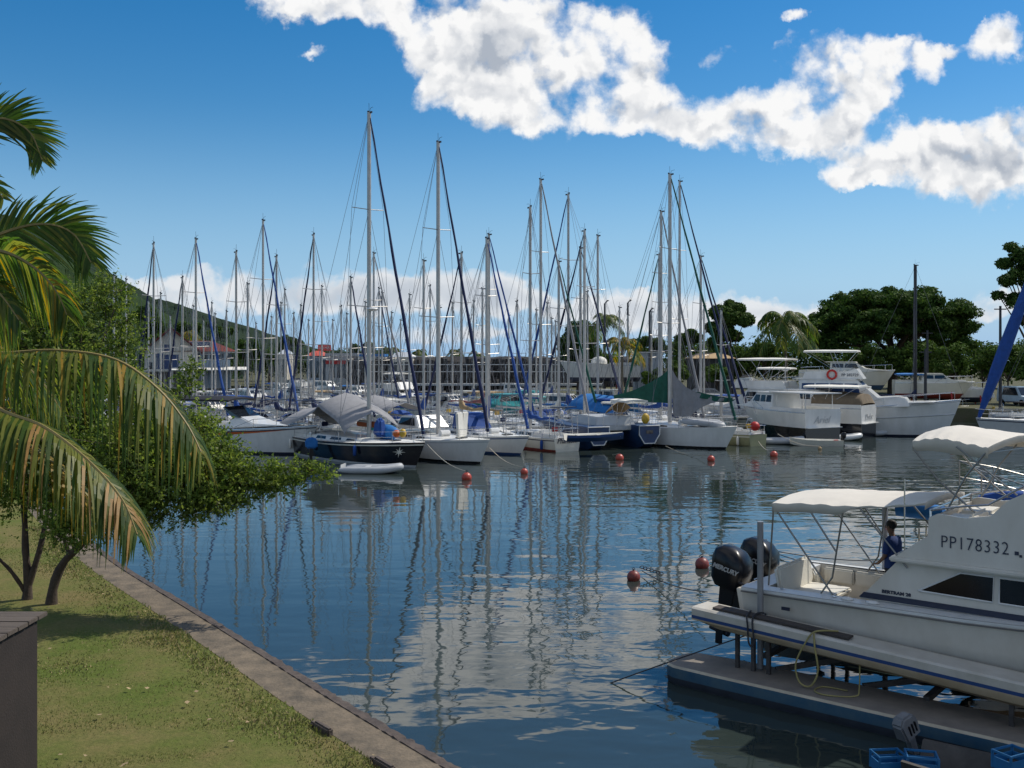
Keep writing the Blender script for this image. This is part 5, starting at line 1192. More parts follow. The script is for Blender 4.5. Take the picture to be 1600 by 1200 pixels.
# mast x, mast top y, height of the masthead, side the headsail leans (1 right, -1 left), boom cover, headsail, label or None for the far rows
ROWS = [
 (240, 380, 13.5, -1, 'n', 'n', 'yacht whose mast rises at the left edge of the A-frame house, with dark headsail'),
 (251, 458, 12.0, 1, 'w', None, 'yacht with short mast between the A-frame house gable and its left eave'),
 (266, 493, 10.5, 1, None, None, None), (285, 433, 12.5, -1, 'b', 'n', 'yacht with mast before the dark trees left of the red roof sign'),
 (306, 373, 14.0, 1, 'n', 'b', 'yacht with mast in front of the red roof sign and blue and white headsail'),
 (302, 478, 10.5, 1, None, None, None), (331, 473, 11.0, 1, 'w', None, None), (336, 490, 10.5, 1, 'b', None, None),
 (369, 393, 13.2, -1, 'b', None, 'yacht whose mast stands at the right end of the red roof, bright blue boom cover'),
 (387, 443, 12.2, 1, 'k', None, 'yacht with a slightly leaning mast right of the red roof'),
 (411, 344, 14.8, 1, 'n', 'b', 'tall yacht with a blue and white headsail, behind the speedboat canopy'),
 (432, 400, 13.0, -1, 'n', 'n', 'yacht with navy headsail sloping left, beside the tall yacht behind the speedboat'),
 (439, 473, 11.0, 1, 'b', None, None), (445, 452, 11.6, 1, None, None, None), (459, 489, 10.6, -1, 'w', None, None), (470, 477, 11.0, 1, None, None, None),
 (490, 366, 14.0, -1, 'n', 'n', 'yacht with grey mast and dark headsail sloping left over the speedboat bow'),
 (503, 447, 11.8, 1, None, None, None), (542, 490, 10.6, 1, 'b', None, None), (548, 433, 12.4, 1, 'b', 'n', 'yacht with mast just left of the black yacht mast'),
 (571, 472, 11.2, 1, None, None, None), (584, 395, 15.2, 1, 'k', 'k', 'yacht whose mast stands close right of the black yacht mast, grey headsail'),
 (592, 450, 11.8, 1, None, 'n', None), (597, 457, 11.6, 1, 'b', None, None), (640, 460, 11.6, 1, 'b', None, None),
 (662, 407, 13.4, 1, 'b', None, 'yacht with blue boom cover and mast just left of the cushion sloop mast'),
 (672, 446, 12.0, -1, None, None, None), (707, 473, 11.2, 1, None, None, None), (721, 395, 13.6, -1, 't', 'n', 'yacht with tan awning and mast right of the cushion sloop mast'),
 (764, 366, 14.2, 1, 'b', 'b', 'yacht with brown grey mast and blue headsail ending behind the blue striped sloop'),
 (855, 473, 11.2, 1, None, None, None), (862, 497, 10.5, 1, 'b', None, None), (868, 502, 10.3, 1, None, None, None),
 (873, 408, 13.0, 1, 'w', 'g', 'yacht with a green headsail between the two tall masts at the breakwater end'),
 (888, 303, 16.2, -1, 'b', 'b', 'tall yacht with blue headsail sloping left across the breakwater'),
 (907, 387, 13.6, 1, 'l', 'n', 'yacht with mast left of the ragged palm and turquoise awning'), (934, 368, 14.4, 1, 'b', None, 'yacht with blue boom cover and mast in front of the ragged palm'),
 (918, 455, 11.8, -1, None, None, None), (968, 480, 11.2, 1, 'b', None, None), (981, 492, 10.8, 1, None, None, None),
 (1030, 397, 13.6, -1, 'b', 'g', 'yacht with green headsail sloping left beside the grey hull on the bank'), (1018, 487, 11.0, 1, None, None, None),
 (1062, 283, 17.4, 1, 'b', 'n', 'tall yacht with blue headsail, its mast close right of the green covered sloop mast'), (1045, 470, 12.0, 1, None, None, None),
 (1095, 400, 13.4, 1, 'n', 'n', 'yacht with mast in front of the round tree and navy headsail'), (1100, 478, 11.4, 1, None, None, None),
 (232, 470, 11.5, 1, None, None, None), (178, 430, 13.0, 1, None, None, 'yacht with mast showing over the bushy tree at far left'), (197, 436, 12.8, 1, None, None, 'yacht with mast at the right end of the bushy tree top'),
 (34, 490, 12.0, 1, None, None, 'yacht with mast seen between the palm fronds at far left'), (165, 505, 11.0, 1, None, None, None), (70, 480, 12.0, 1, None, None, 'yacht with thin mast right of the palm fronds at far left'),
 (520, 500, 10.4, 1, 'b', None, None), (533, 478, 11, -1, None, None, None), (612, 488, 10.8, 1, None, None, None), (626, 500, 10.4, 1, None, None, None), (687, 480, 11, 1, None, None, None), (740, 470, 11.4, 1, 'b', None, None), (795, 492, 10.8, 1, None, None, None), (808, 470, 11.4, -1, 'b', None, None), (838, 484, 11, 1, None, None, None), (424, 495, 10.6, 1, None, None, None), (400, 505, 10.4, 1, 'b', None, None), (318, 500, 10.4, 1, 'w', None, None), (354, 486, 10.8, 1, None, None, None), (482, 500, 10.4, 1, None, None, None), (560, 505, 10.2, 1, None, None, None),
]
tops = [gel, gel, gel, gelc, gelg, gel, turq, gelc]
for i, (mx_, ty, Hm, sd, cv, gn, lab) in enumerate(ROWS):
    D = min((Hm - H) * F / (556 - ty), 152 if mx_ > 640 else 146)
    L0 = min(13.5, max(7.5, Hm * .76)); front = 60 + max(0, mx_ - 800) * .022; D = max(D, front + 12 + L0 * .42)
    if mx_ < 230: D = min(D, 120)
    if lab is None: D = max(D, 100)
    Hm = H + (556 - ty) / F * D
    hd = (-50 if sd > 0 else 128) + rb.uniform(-6, 6); L = min(13.5, max(7.5, Hm * .76)); mp = .56
    X = (mx_ - 800) / F * D; bx = X + math.cos(R(hd)) * L * (1 - mp); by = D + math.sin(R(hd)) * L * (1 - mp)
    sailboat('sailing_yacht', lab or FARLAB, (bx, by), hd=hd, L=L, Hm=Hm, top=tops[rb.randrange(8)], stripe=rb.choice((stripeb, striped, gel)), boot=rb.choice((antib, antir, blk)),
             cover=CV[cv], genoa=CV[gn], sp=2 if Hm > 12.5 else 1, det=1 if D > 88 else 2, bimini=rb.choice((None, wcan, blue, None)) if lab else None, hood=rb.choice((blue, navy, gcan, None)) if D < 110 else None,
             group=None if lab else FAR, mpos=mp, r_m=.095 if D < 100 else .085, stern_arch=rb.random() < .25 and D < 110)
# smaller motor boats between the yachts
MBS = [(345, 634, -50, 8.5, wcan, False, gel, 'motorboat with a rounded white canopy and teal screens behind the fronds'), (470, 622, 140, 10, None, True, gel, 'flybridge boat with white rails behind the speedboat bow'),
 (622, 628, -40, 11, wcan, True, gel, 'white flybridge cruiser right of the black yacht mast, before the breakwater'), (330, 652, -40, 7, navy, False, gelc, 'small cream boat with a navy canopy behind the palm frond tip'),
 (395, 628, -50, 8.5, gel, False, gel, 'white cabin boat with blue screens behind the speedboat'), (540, 632, -30, 8, tcan, False, gel, 'white boat with a tan awning left of the black yacht mast'),
 (700, 640, -40, 8, blue, False, gel, 'white cabin boat with bright blue cover behind the cushion sloop'), (725, 632, 150, 9, tcan, False, gelc, 'boat with a wide tan awning left of the blue headsail'),
 (785, 640, -140, 9, None, False, turq, 'turquoise hulled work boat in the middle of the rows'), (830, 632, -30, 8, None, False, turq, 'turquoise fishing boat with brown awning further right'),
 (880, 640, -30, 8, wcan, False, gel, 'white boat with pale awning behind the cream ketch'), (945, 628, 155, 9, None, False, gel, 'white motorboat with dark red side stripe below the grey hull'),
 (600, 612, -30, 7, blue, False, gel, 'small boat with a square blue cover near the white flybridge cruiser'), (440, 612, -50, 7, blue, False, gel, 'small far cabin boat with a blue roof before the white hut'), (560, 618, -50, 7, lblue, False, gel, 'small far boat with a light blue cover by the red band building'),
 (1100, 640, 150, 8, blue, False, gel, 'low boat with a blue cover behind the tall green sail cover'), (800, 612, -20, 6, None, False, gel, 'small open boat moored close under the breakwater'), (855, 610, 160, 6.5, None, False, gel, 'low dark windowed boat at the foot of the breakwater'), (510, 606, -40, 7, gel, False, gel, 'small white launch before the red sign')]
for (x, y, hd, L, cn, fly_, tp, lab) in MBS:
    c = G(x, y + 14, 0)
    motorboat('motorboat', lab, (c.x - math.cos(R(hd)) * L / 2, c.y - math.sin(R(hd)) * L / 2, 0), hd, L=L, B=L * .32, fb=1.3 + L * .05, fs=1.1, top=tp, fly=fly_, bim=cn if fly_ else None, bim2=None if fly_ else cn, cabh=1.2, windows=2, det=1, boot=antib)
# a maroon sail cover lying on a boom between the blue headsails
ym, _ = sailboat('sailing_yacht', 'yacht with a dull pink boom cover between the two blue headsails', at(812, 668), hd=-38, L=9.5, Hm=12.2, cover=mat('pink_canvas', (.25, .09, .09), .85, var=.2), genoa=None, mpos=.56, det=2)
# two tall masts close together behind the deck
ym2, _ = sailboat('sailing_yacht', 'white yacht with the tallest mast of the close pair right of the blue striped sloop', (1.9 + 3.6, 73.5 - 4), hd=-48, L=11.5, Hm=6.2 + 273 / F * 74, cover=None, genoa=gcan, mpos=.56, r_m=.1)

# floating docks between the rows
dockm = mat('dock_planks', (.26, .23, .19), .8, scale=3, stretch=(.3, 4, 4), col2=(.34, .31, .27))
for k, (xa, ya, xb, yb) in enumerate(((-42, 84, -5, 86), (-48, 108, 2, 110), (-50, 132, 8, 134))):
    m = MB(); d = Vector((xb - xa, yb - ya, 0)); a_ = math.atan2(d.y, d.x); m.box(((xa + xb) / 2, (ya + yb) / 2, .42), (d.length, 1.8, .16), rz=a_); m.box(((xa + xb) / 2, (ya + yb) / 2, .18), (d.length - .4, 1.4, .3), rz=a_)
    dk = m.build('floating_dock', dockm); tag(dk, ('floating plank dock behind the first rows of yachts', 'floating plank dock between the middle rows', 'floating plank dock nearest the breakwater')[k], 'dock')
    for j in range(int(d.length / 9)):
        m = MB(); p_ = Vector((xa, ya, 0)) + d * ((j + .5) * 9 / d.length); m.tube([(p_.x, p_.y + 1.1, -.5), (p_.x, p_.y + 1.1, 2.3)], .14, 8); m.build('pile', mat('pile_grey', (.3, .29, .27), .7, var=.2), dk)

# ------------------------------------------------------------------ breakwater, railing
m = MB(); rw = random.Random(5)
rockm = mat('breakwater_rock', (.016, .015, .015), .9, scale=1.2, bump=.05, bscale=3, col2=(.05, .045, .042))
xs_ = [-26 + .8 * k for k in range(58)]; rings = []
for x in xs_:
    j = lambda s_: rw.uniform(-s_, s_)
    rings.append([(x, 156 + j(.4), -.5), (x + j(.2), 157 + j(.5), 1.6 + j(.4)), (x + j(.3), 157.8 + j(.4), 3.6 + j(.3)), (x + j(.3), 158.4 + j(.3), 5.4 + j(.3)), (x, 159.4 + j(.3), 6.0 + j(.16)), (x, 162, 6.05 + j(.12)), (x, 168, 0)])
m.loft(rings, closed=False, cap=True)
for k in range(420):
    x = rw.uniform(-26, 20); t_ = rw.random(); m.box((x, lerp(156.3, 158.4, t_), lerp(.6, 5.6, t_)), (rw.uniform(.4, 1.3), rw.uniform(.5, .9), rw.uniform(.4, 1.0)), rz=rw.uniform(0, 3), ry=rw.uniform(-.5, .5))
tag(m.build('breakwater', rockm, smooth=0), 'long dark rock breakwater closing the marina below the sea horizon', 'breakwater')
rl = thing('railing', 'long pale two-bar railing in front of the dark breakwater', 'railing', (-22, 154, 0))
for z in (3.75, 4.85):
    m = MB(); m.tube([(0, 0, z), (36, 0, z)], .07, 5); m.build('rail', gelg, rl)
for k in range(13):
    m = MB(); m.tube([(k * 3, 0, 1.8), (k * 3, 0, 4.85)], .06, 5); m.build('post', gelg, rl)
m = MB(); m.box((18, 1.0, 1.75), (37, 2.4, .3)); 
for k in range(8): m.box((1 + k * 5, 1.0, .7), (.5, 1.6, 2.0))
m.build('walkway', gelg, rl)

# ------------------------------------------------------------------ buildings
roofr = mat('red_roof', (.11, .026, .022), .85, spec=.2, scale=1.0, stretch=(1, 8, 8), col2=(.17, .045, .035)); wallw = mat('white_wall', (.55, .52, .45), .8, var=.1); wallb = mat('blue_grey_wall', (.22, .28, .34), .8, var=.1); dk_ = mat('dark_interior', (.02, .02, .022), .7)
def X(px_, D): return (px_ - 800) / F * D
def Zz(py_, D): return H - (py_ - 556) / F * D
D = 158
af = thing('a_frame_building', 'A-frame building with dark red roof, white gable frame and glass front', 'building', (X(268, D), D, 1.0), R(19)); 
def L_(px_, py_, dy=0): return Vector((X(px_, D) - X(268, D), dy, Zz(py_, D) - 1))
apex = L_(267, 511); el_ = L_(224, 549); er = Vector((-el_.x, 0, el_.z)); bl_ = Vector((el_.x * .9, .3, 0)); br_ = Vector((-el_.x * .9, .3, 0))
m = MB(); m.prism([(el_.x * .9, 0), (el_.x * .9, el_.z), (0, apex.z - .3), (-el_.x * .9, el_.z), (-el_.x * .9, 0)], .3, 12); m.build('wall', wallw, af)
m = MB()
for e in (el_, er):
    n_ = (e - apex).normalized(); m.loft([[apex + Vector((0, y_, 0)), e + n_ * .4 + Vector((0, y_, 0)), e + n_ * .4 + Vector((0, y_, -.25)), apex + Vector((0, y_, -.35))] for y_ in (-.6, 12.4)])
m.build('roof', roofr, af)
for (x0, x1, z0_, z1_) in ((-3.6, -2.5, 3.1, 4.2), (-2.3, -1.3, 3.1, 5.6), (-1.1, -.1, 3.1, 5.4), (.1, 1.1, 3.1, 5.4), (-1.1, -.1, 5.8, 7.0), (-3.6, -2.4, .2, 2.6), (-2.2, -1.2, .2, 2.6), (-1.0, 0, .2, 2.6), (.3, 1.4, .2, 2.6)):
    m = MB(); m.face([(x0, .28, z0_), (x1, .28, z0_), (x1, .28, z1_), (x0, .28, z1_)]); m.build('window', bglass if z0_ > 3 and x0 > -3 else glass, af, smooth=0, fix=False)
m = MB(); m.box((0, -.4, 2.85), (8.2, 1.2, .18)); m.build('balcony', wallw, af)
D = 160
rr = thing('red_roof_building', 'low building with a red hipped roof carrying a blue and white sign board', 'building', (X(318, D), D, 1.0), R(17))
x0, x1 = X(270, D) - X(318, D), X(364, D) - X(318, D); ze, zr = Zz(549, D) - 1, Zz(532, D) - 1
m = MB(); m.box(((x0 + x1) / 2, 3.2, ze / 2), (x1 - x0 - 1.2, 6, ze)); m.build('wall', wallb, rr)
m = MB(); xl, xr_ = X(276, D) - X(318, D), X(330, D) - X(318, D)
a0, a1, a2, a3 = Vector((x0, -.4, ze)), Vector((x1 + .6, -.4, ze)), Vector((x1 + .6, 7, ze)), Vector((x0, 7, ze)); r0, r1 = Vector((xl, 3.4, zr)), Vector((xr_, 3.4, zr))
m.face([a0, a1, r1, r0]); m.face([a1, a2, r1]); m.face([a2, a3, r0, r1]); m.face([a3, a0, r0]); m.face([a0, a3, a2, a1]); m.build('roof', roofr, rr)
m = MB(); sx0, sx1 = X(287, D) - X(318, D), X(329, D) - X(318, D); m.box(((sx0 + sx1) / 2, .2, (ze + zr) / 2 + .25), (sx1 - sx0, .1, .95)); sg = m.build('sign_board', wallw, rr)
m = MB(); m.box(((sx0 + sx1) / 2, .13, (ze + zr) / 2 + .25), (sx1 - sx0 - .3, .06, .68)); m.build('sign_field', stripeb, sg)
text_part('sign_lettering', 'LA TERRASSE DU PORT', .5, gel, sg, Matrix.Translation((sx0 + .25, .09, (ze + zr) / 2 + .08)) @ RX, fit=(sx1 - sx0 - .5, .36))
for k in range(7):
    m = MB(); xx = lerp(x0 + .9, x1 - 1.2, k / 6); m.face([(xx, .18, ze - 1.3), (xx + .9, .18, ze - 1.3), (xx + .9, .18, ze - .35), (xx, .18, ze - .35)]); m.build('window', glass, rr, smooth=0, fix=False)
m = MB(); m.prism([(-2.8, 2.9), (.1, 3.3), (.1, 3.42), (-2.8, 3.0)], x0, x1 + 2); o = m.build('awning', wcan, rr, T=Matrix.Rotation(R(90), 4, 'Z') @ Matrix.Scale(-1, 4, (0, 1, 0)))
for k in range(6):
    m = MB(); xx = lerp(x0 + .3, x1 + 1.6, k / 5); m.tube([(xx, -2.6, 0), (xx, -2.6, 2.95)], .08, 6); m.build('post', wallw, rr)
def hut(name, lab, px0, px1, pyr, pye, D, wallm_, roofm_, depth=5, wins=2, flat=False, dz=1.0):
    t = thing(name, lab, 'building', (X((px0 + px1) / 2, D), D, dz)); w = (px1 - px0) / F * D / 2; ze = Zz(pye, D) - dz; zr = Zz(pyr, D) - dz
    if flat:
        m = MB(); m.box((0, depth / 2, ze / 2), (2 * w * .96, depth, ze)); m.build('wall', wallm_, t); m = MB(); m.box((0, depth / 2, (ze + zr) / 2 + .003), (2 * w, depth + .5, max(.12, zr - ze))); m.build('roof', roofm_, t)
    else:
        m = MB(); m.box((0, depth / 2, ze / 2), (2 * w * .9, depth, ze)); m.build('wall', wallm_, t)
        m = MB(); a = [Vector((-w, -.3, ze)), Vector((w, -.3, ze)), Vector((w, depth + .3, ze)), Vector((-w, depth + .3, ze))]; r0, r1 = Vector((-w * .5, depth / 2, zr)), Vector((w * .5, depth / 2, zr))
        m.face([a[0], a[1], r1, r0]); m.face([a[1], a[2], r1]); m.face([a[2], a[3], r0, r1]); m.face([a[3], a[0], r0]); m.face(a[::-1]); m.build('roof', roofm_, t)
    for k in range(wins):
        xx = lerp(-w * .75, w * .55, (k + .3) / max(1, wins)); m = MB(); m.face([(xx, -.012, ze * .3), (xx + w * .5 / wins + .2, -.012, ze * .3), (xx + w * .5 / wins + .2, -.012, ze * .85), (xx, -.012, ze * .85)]); m.build('window', glass, t, smooth=0, fix=False)
    return t
hut('white_hut', 'small white hut with a grey hipped roof right of the red roof', 434, 449, 546, 553, 165, wallw, gelg)
h2_ = hut('red_roof_house', 'little house with bright red roof left of the red sign', 478, 506, 548, 556, 166, wallb, mat('bright_red_roof', (.42, .06, .03), .7, var=.1))
hut('red_band_building', 'long low building with a bright red band along its front', 508, 572, 552, 556, 164, gelg, gelg, wins=5, flat=True)
m = MB(); m.box((X(540, 163.5), 163.6, Zz(566, 163.6)), (6.6, .25, .6)); tag(m.build('red_banner', redm), 'bright red band hung along the long low building', 'banner')
hut('blue_roof_building', 'low building with a light blue roof left of the black yacht mast', 560, 600, 553, 557, 158, gelg, lblue, wins=3, flat=True)
hut('grey_roof_building', 'pale building with a grey roof where the breakwater begins', 608, 647, 550, 558, 157, wallw, gelg, wins=3)
sgn = thing('red_sign', 'bright red roadside sign with white letters above the roofs', 'sign', (X(507, 160), 160, 1.0))
m = MB(); m.box((0, 0, Zz(543.5, 160) - 1), (2.1, .12, .95)); m.build('board', mat('sign_red', (.75, .07, .05), .5, var=.05), sgn)
text_part('sign_lettering', 'SUR MER', .5, gel, sgn, Matrix.Translation((-.9, -.075, Zz(543.5, 160) - 1.18)) @ RX, fit=(1.8, .38))
for s in (-.8, .8):
    m = MB(); m.tube([(s, 0.1, 0), (s, 0.1, Zz(541, 160) - 1)], .07, 6); m.build('post', alu, sgn)
# utility poles on the right
for k, (x, y, D_, lab) in enumerate(((945, 474, 118, 'dark lamp pole beside the ragged palm top'), (981, 473, 118, 'dark lamp pole standing alone against the clouds'), (1015, 486, 116, 'dark lamp pole behind the green headsail'), (1449, 516, 104, 'dark pole right of the spreading tree'), (1563, 478, 92, 'tall dark pole at the edge of the right hand tree'), (1446, 545, 90, 'thin post standing behind the big white cruiser'))):
    t = thing('lamp_pole' if k < 3 else 'utility_pole', lab, 'pole', (X(x, D_), D_, 1.2)); z = Zz(y, D_) - 1.2
    m = MB(); m.tube([(0, 0, 0), (0, 0, z)], [.16, .11], 8); m.build('pole', aludk, t)
    m = MB()
    if k < 3: m.tube([(0, 0, z), (.35, 0, z + .35), (.5, 0, z + .3)], [.07, .09, .05], 6); m.build('lamp_head', aludk, t)
    else: m.box((0, 0, z - .3), (1.1, .1, .1)); m.build('cross_arm', aludk, t)
hut('container_shed', 'pale blue grey shed behind the grey hull on the bank', 996, 1036, 550, 551, 116, mat('shed_wall', (.30, .34, .38), .7, scale=2, var=.1), gelg, wins=0, flat=True, dz=1.3)
hut('brown_roof_shed', 'low shed with a tan brown roof behind the round tree', 1082, 1150, 551, 560, 112, dk_, tcan, wins=0, dz=1.3)

# ------------------------------------------------------------------ boats and cars on the bank
def stands(root, L, z0):
    for x in (.25 * L, .7 * L):
        for s in (1, -1):
            m = MB(); m.tube([(x, s * 1.3, -z0 + .02), (x, s * .8, .3)], .07, 5); m.build('prop', redm, root)
hb1, _ = motorboat('hauled_cruiser', 'cream cabin cruiser with a navy bottom propped up on the bank', (X(1268, 104), 108, 0), -24, L=9.6, B=3.1, fb=1.7, fs=1.4, top=gelc, under=antib, boot=antib, z0=3.1, cabh=1.1, windows=2, cat='cruiser', stripe=gelc)
hb1.location.z = 3.0; stands(hb1, 9.6, 1.8)
hb2, _ = motorboat('hauled_boat', 'cream boat with a red bottom and blue canopy on the bank', (X(1408, 99), 101, 0), -14, L=7.6, B=2.6, fb=1.3, fs=1.2, top=gelc, under=antir, boot=antir, cabin=True, bim2=lblue, cabh=.9, windows=2, cat='boat')
hb2.location.z = 2.3; stands(hb2, 7.6, 1.1)
hb3, _ = motorboat('hauled_boat', 'white boat with a small blue windowed cabin at the end of the bank row', (X(1474, 100), 101.5, 0), -12, L=5.6, B=2.1, fb=1.1, fs=.9, top=gel, cabx=(.2, .6), cabh=.9, windows=2, cat='boat')
hb3.location.z = 1.9; stands(hb3, 5.6, .7)
hb4, _ = motorboat('hauled_boat', 'long grey hull with no cabin resting on the bank beside the shed', (X(1002, 113), 116, 0), 187, L=9.2, B=2.7, fb=2.0, fs=1.5, top=gelg, under=striped, cabin=False, rail=False, cat='boat')
hb4.location.z = 3.6; stands(hb4, 9.2, 2.4); m = MB(); m.ball((4.6, 0, 1.9), .8, sc=(1.2, 1, .8)); m.build('tarpaulin', wcan, hb4, smooth=70)
def car(name, lab, px_, D_, rz, col, van=False):
    t = thing(name, lab, 'car', (X(px_, D_), D_, 1.3), R(rz)); h = 1.9 if van else 1.45
    m = MB(); prof = [(-2.1, .35), (-2.1, .95), (-1.7 if not van else -2.05, h if van else 1.0), (-1.2, h), (.5, h), (1.1, 1.0), (2.0, .85), (2.1, .35)]
    m.prism(prof, -.85, .85, taper=.10, z0=.9, h=.6); m.build('body', col, t, bevel=.06)
    m = MB()
    for s in (1, -1): m.face([(-1.3, s * .86, 1.05), (.85, s * .86, 1.05), (.4, s * .80, h - .12), (-1.1, s * .80, h - .12)])
    m.face([(1.10, -.7, 1.06), (1.10, .7, 1.06), (.56, .65, h - .08), (.56, -.65, h - .08)]); m.build('window', glass, t, smooth=0, fix=False)
    for x in (-1.3, 1.3):
        for s in (1, -1):
            m = MB(); m.tube([(x, s * .72, .32), (x, s * .9, .32)], .32, 14); m.build('wheel', mblack, t)
    for s in (1, -1):
        m = MB(); m.ball((2.06, s * .6, .72), .12, sc=(.5, 1, .7)); m.build('headlight', steel, t)
    return t
car('parked_van', 'pale blue van parked on the bank at the right edge', 1592, 98, -75, mat('car_pale_blue', (.35, .45, .52), .3, coat=.5), True)
car('parked_car', 'small dark car parked under the brown roofed shed', 1105, 106, 20, mat('car_dark', (.12, .14, .16), .3, coat=.5))
car('parked_car', 'pale car parked behind the small hauled boats', 1520, 108, 10, mat('car_white', (.6, .6, .6), .3, coat=.5))

# ------------------------------------------------------------------ trees and palms
def leaves(mb, c, rad, n_, s_, rr, mi, shell=.55, up=.3, flat=1.0):
    for _ in range(n_):
        while True:
            d = Vector((rr.gauss(0, 1), rr.gauss(0, 1), rr.gauss(0, 1)))
            if d.length > .1: break
        d.normalize(); q = lerp(shell, 1.0, rr.random() ** .6) * (1 + .22 * noise.noise(d * 2.3 + Vector(c) * .7))
        p = Vector((c[0] + d.x * rad[0] * q, c[1] + d.y * rad[1] * q, c[2] + d.z * rad[2] * q))
        nrm = (d + Vector((rr.gauss(0, .6), rr.gauss(0, .6), rr.gauss(0, .6) + up))).normalized(); a = nrm.orthogonal().normalized()
        an = rr.random() * 6.28; a = Matrix.Rotation(an, 3, nrm) @ a; b = nrm.cross(a); s = s_ * rr.uniform(.6, 1.35)
        mb.face([p - a * s, p + b * s * .45, p + a * s, p - b * s * .45], rr.choice(mi))
def tree(name, lab, base, clumps, n_, s_, mats, mi=(0, 0, 1), trunk_r=.3, seed=1, cat='tree', bk=None, limbs=True, fork=.35, shell=.5):
    rr = random.Random(seed); t = thing(name, lab, cat, base); b0 = Vector(base); m = MB(); tot = sum(c[3] * c[3] for c in clumps)
    for (x, y, z, r_, *rest) in clumps:
        fz = rest[0] if rest else .7
        leaves(m, (x - b0.x, y - b0.y, z - b0.z), (r_, r_, r_ * fz), int(n_ * r_ * r_ / tot), s_, rr, mi, shell)
    m.build('crown', mats, t, smooth=0, fix=False)
    m = MB(); cz = sum(c[2] for c in clumps) / len(clumps) - b0.z; fk = Vector((0, 0, cz * fork)); m.tube([(0, 0, -.2), (rr.uniform(-.1, .1), 0, fk.z * .5), fk], [trunk_r * 1.3, trunk_r, trunk_r * .8], 8)
    if limbs:
        for c in clumps[::max(1, len(clumps) // 14)]:
            e = Vector((c[0] - b0.x, c[1] - b0.y, c[2] - b0.z)); md_ = fk.lerp(e, .5) + Vector((0, 0, .1 * (e - fk).length * .5)); m.tube([fk, md_, e], [trunk_r * .55, trunk_r * .3, trunk_r * .1], 5)
    m.build('trunk', bk or bark, t, smooth=50); return t
LM = [leafd, leafd2]
def img_clumps(lst, D, dr, seed, jit=1.0, fz=.7):
    rr = random.Random(seed); return [(X(x, D), D + rr.uniform(-dr, dr) * jit, Zz(y, D), r_ / F * D, fz) for (x, y, r_) in lst]
# spreading rain tree
D = 128; rr_ = random.Random(2); cl = []
for k in range(480):
    u = rr_.uniform(-1, 1); yy = rr_.uniform(-1, 1)
    if u * u + yy * yy > 1: continue
    dome = (1 - (abs(u) ** 2.8)) * (1 - .3 * yy * yy); px_ = 1388 + u * 134; top_ = 445 + (1 - dome) * 72 + 3 * math.sin(u * 15) ; py_ = top_ + 8 + rr_.random() ** 1.3 * 62
    if py_ > 546: continue
    cl.append((X(px_, D), D + yy * 9, Zz(py_, D), rr_.uniform(1.0, 1.6), .5))
tree('rain_tree', 'broad umbrella shaped dark tree spreading behind the cruisers', (X(1395, D), D, 1.2), cl, 90000, .24, LM, mi=(0, 0, 0, 1), trunk_r=.6, seed=3, fork=.5, shell=.2)
tree('round_tree', 'round crowned dark tree between the green headsail and the coconut palm', (X(1135, 118), 118, 1.2), img_clumps([(1135, 495, 22), (1120, 488, 16), (1150, 483, 15), (1112, 512, 14), (1160, 500, 16), (1130, 520, 20), (1150, 525, 14), (1118, 535, 12), (1142, 474, 9)], 118, 1.5, 4), 16000, .24, LM, seed=5, trunk_r=.25, shell=.2)
tree('small_tree', 'low dark tree left of the round crowned tree', (X(1078, 120), 120, 1.2), img_clumps([(1070, 530, 14), (1088, 528, 12), (1080, 520, 9), (1060, 540, 9)], 120, 1.5, 6), 6000, .23, LM, seed=7, trunk_r=.18, shell=.2)
tree('hanging_tree', 'dark tree with hanging branches behind the masts right of the breakwater', (X(905, 128), 128, 1.2), img_clumps([(900, 520, 18), (885, 540, 15), (915, 530, 18), (905, 552, 20), (925, 555, 16), (882, 562, 12), (915, 510, 10), (935, 575, 12), (898, 575, 14)], 128, 1.5, 8, fz=1.1), 16000, .23, LM, seed=9, trunk_r=.3, shell=.2)
tree('low_tree', 'low dark tree behind the pale blue shed', (X(1010, 128), 128, 1.2), img_clumps([(995, 537, 12), (1010, 533, 12), (1028, 536, 12), (1000, 548, 12), (1022, 550, 12), (1038, 545, 9)], 128, 1.5, 10), 7000, .23, LM, seed=11, trunk_r=.2, shell=.2)
tree('leafy_tree', 'tall open dark tree at the right edge beside the blue sail', (X(1622, 92), 92, 1.2), img_clumps([(1600, 400, 22), (1585, 385, 12), (1575, 410, 14), (1562, 440, 15), (1600, 440, 24), (1556, 462, 11), (1580, 470, 18), (1625, 420, 30), (1640, 380, 25), (1650, 460, 34), (1610, 478, 16), (1600, 500, 12), (1572, 430, 10)], 92, 2, 12), 20000, .18, LM, seed=13, trunk_r=.28, shell=.15)
hedge = []
rr_ = random.Random(21)
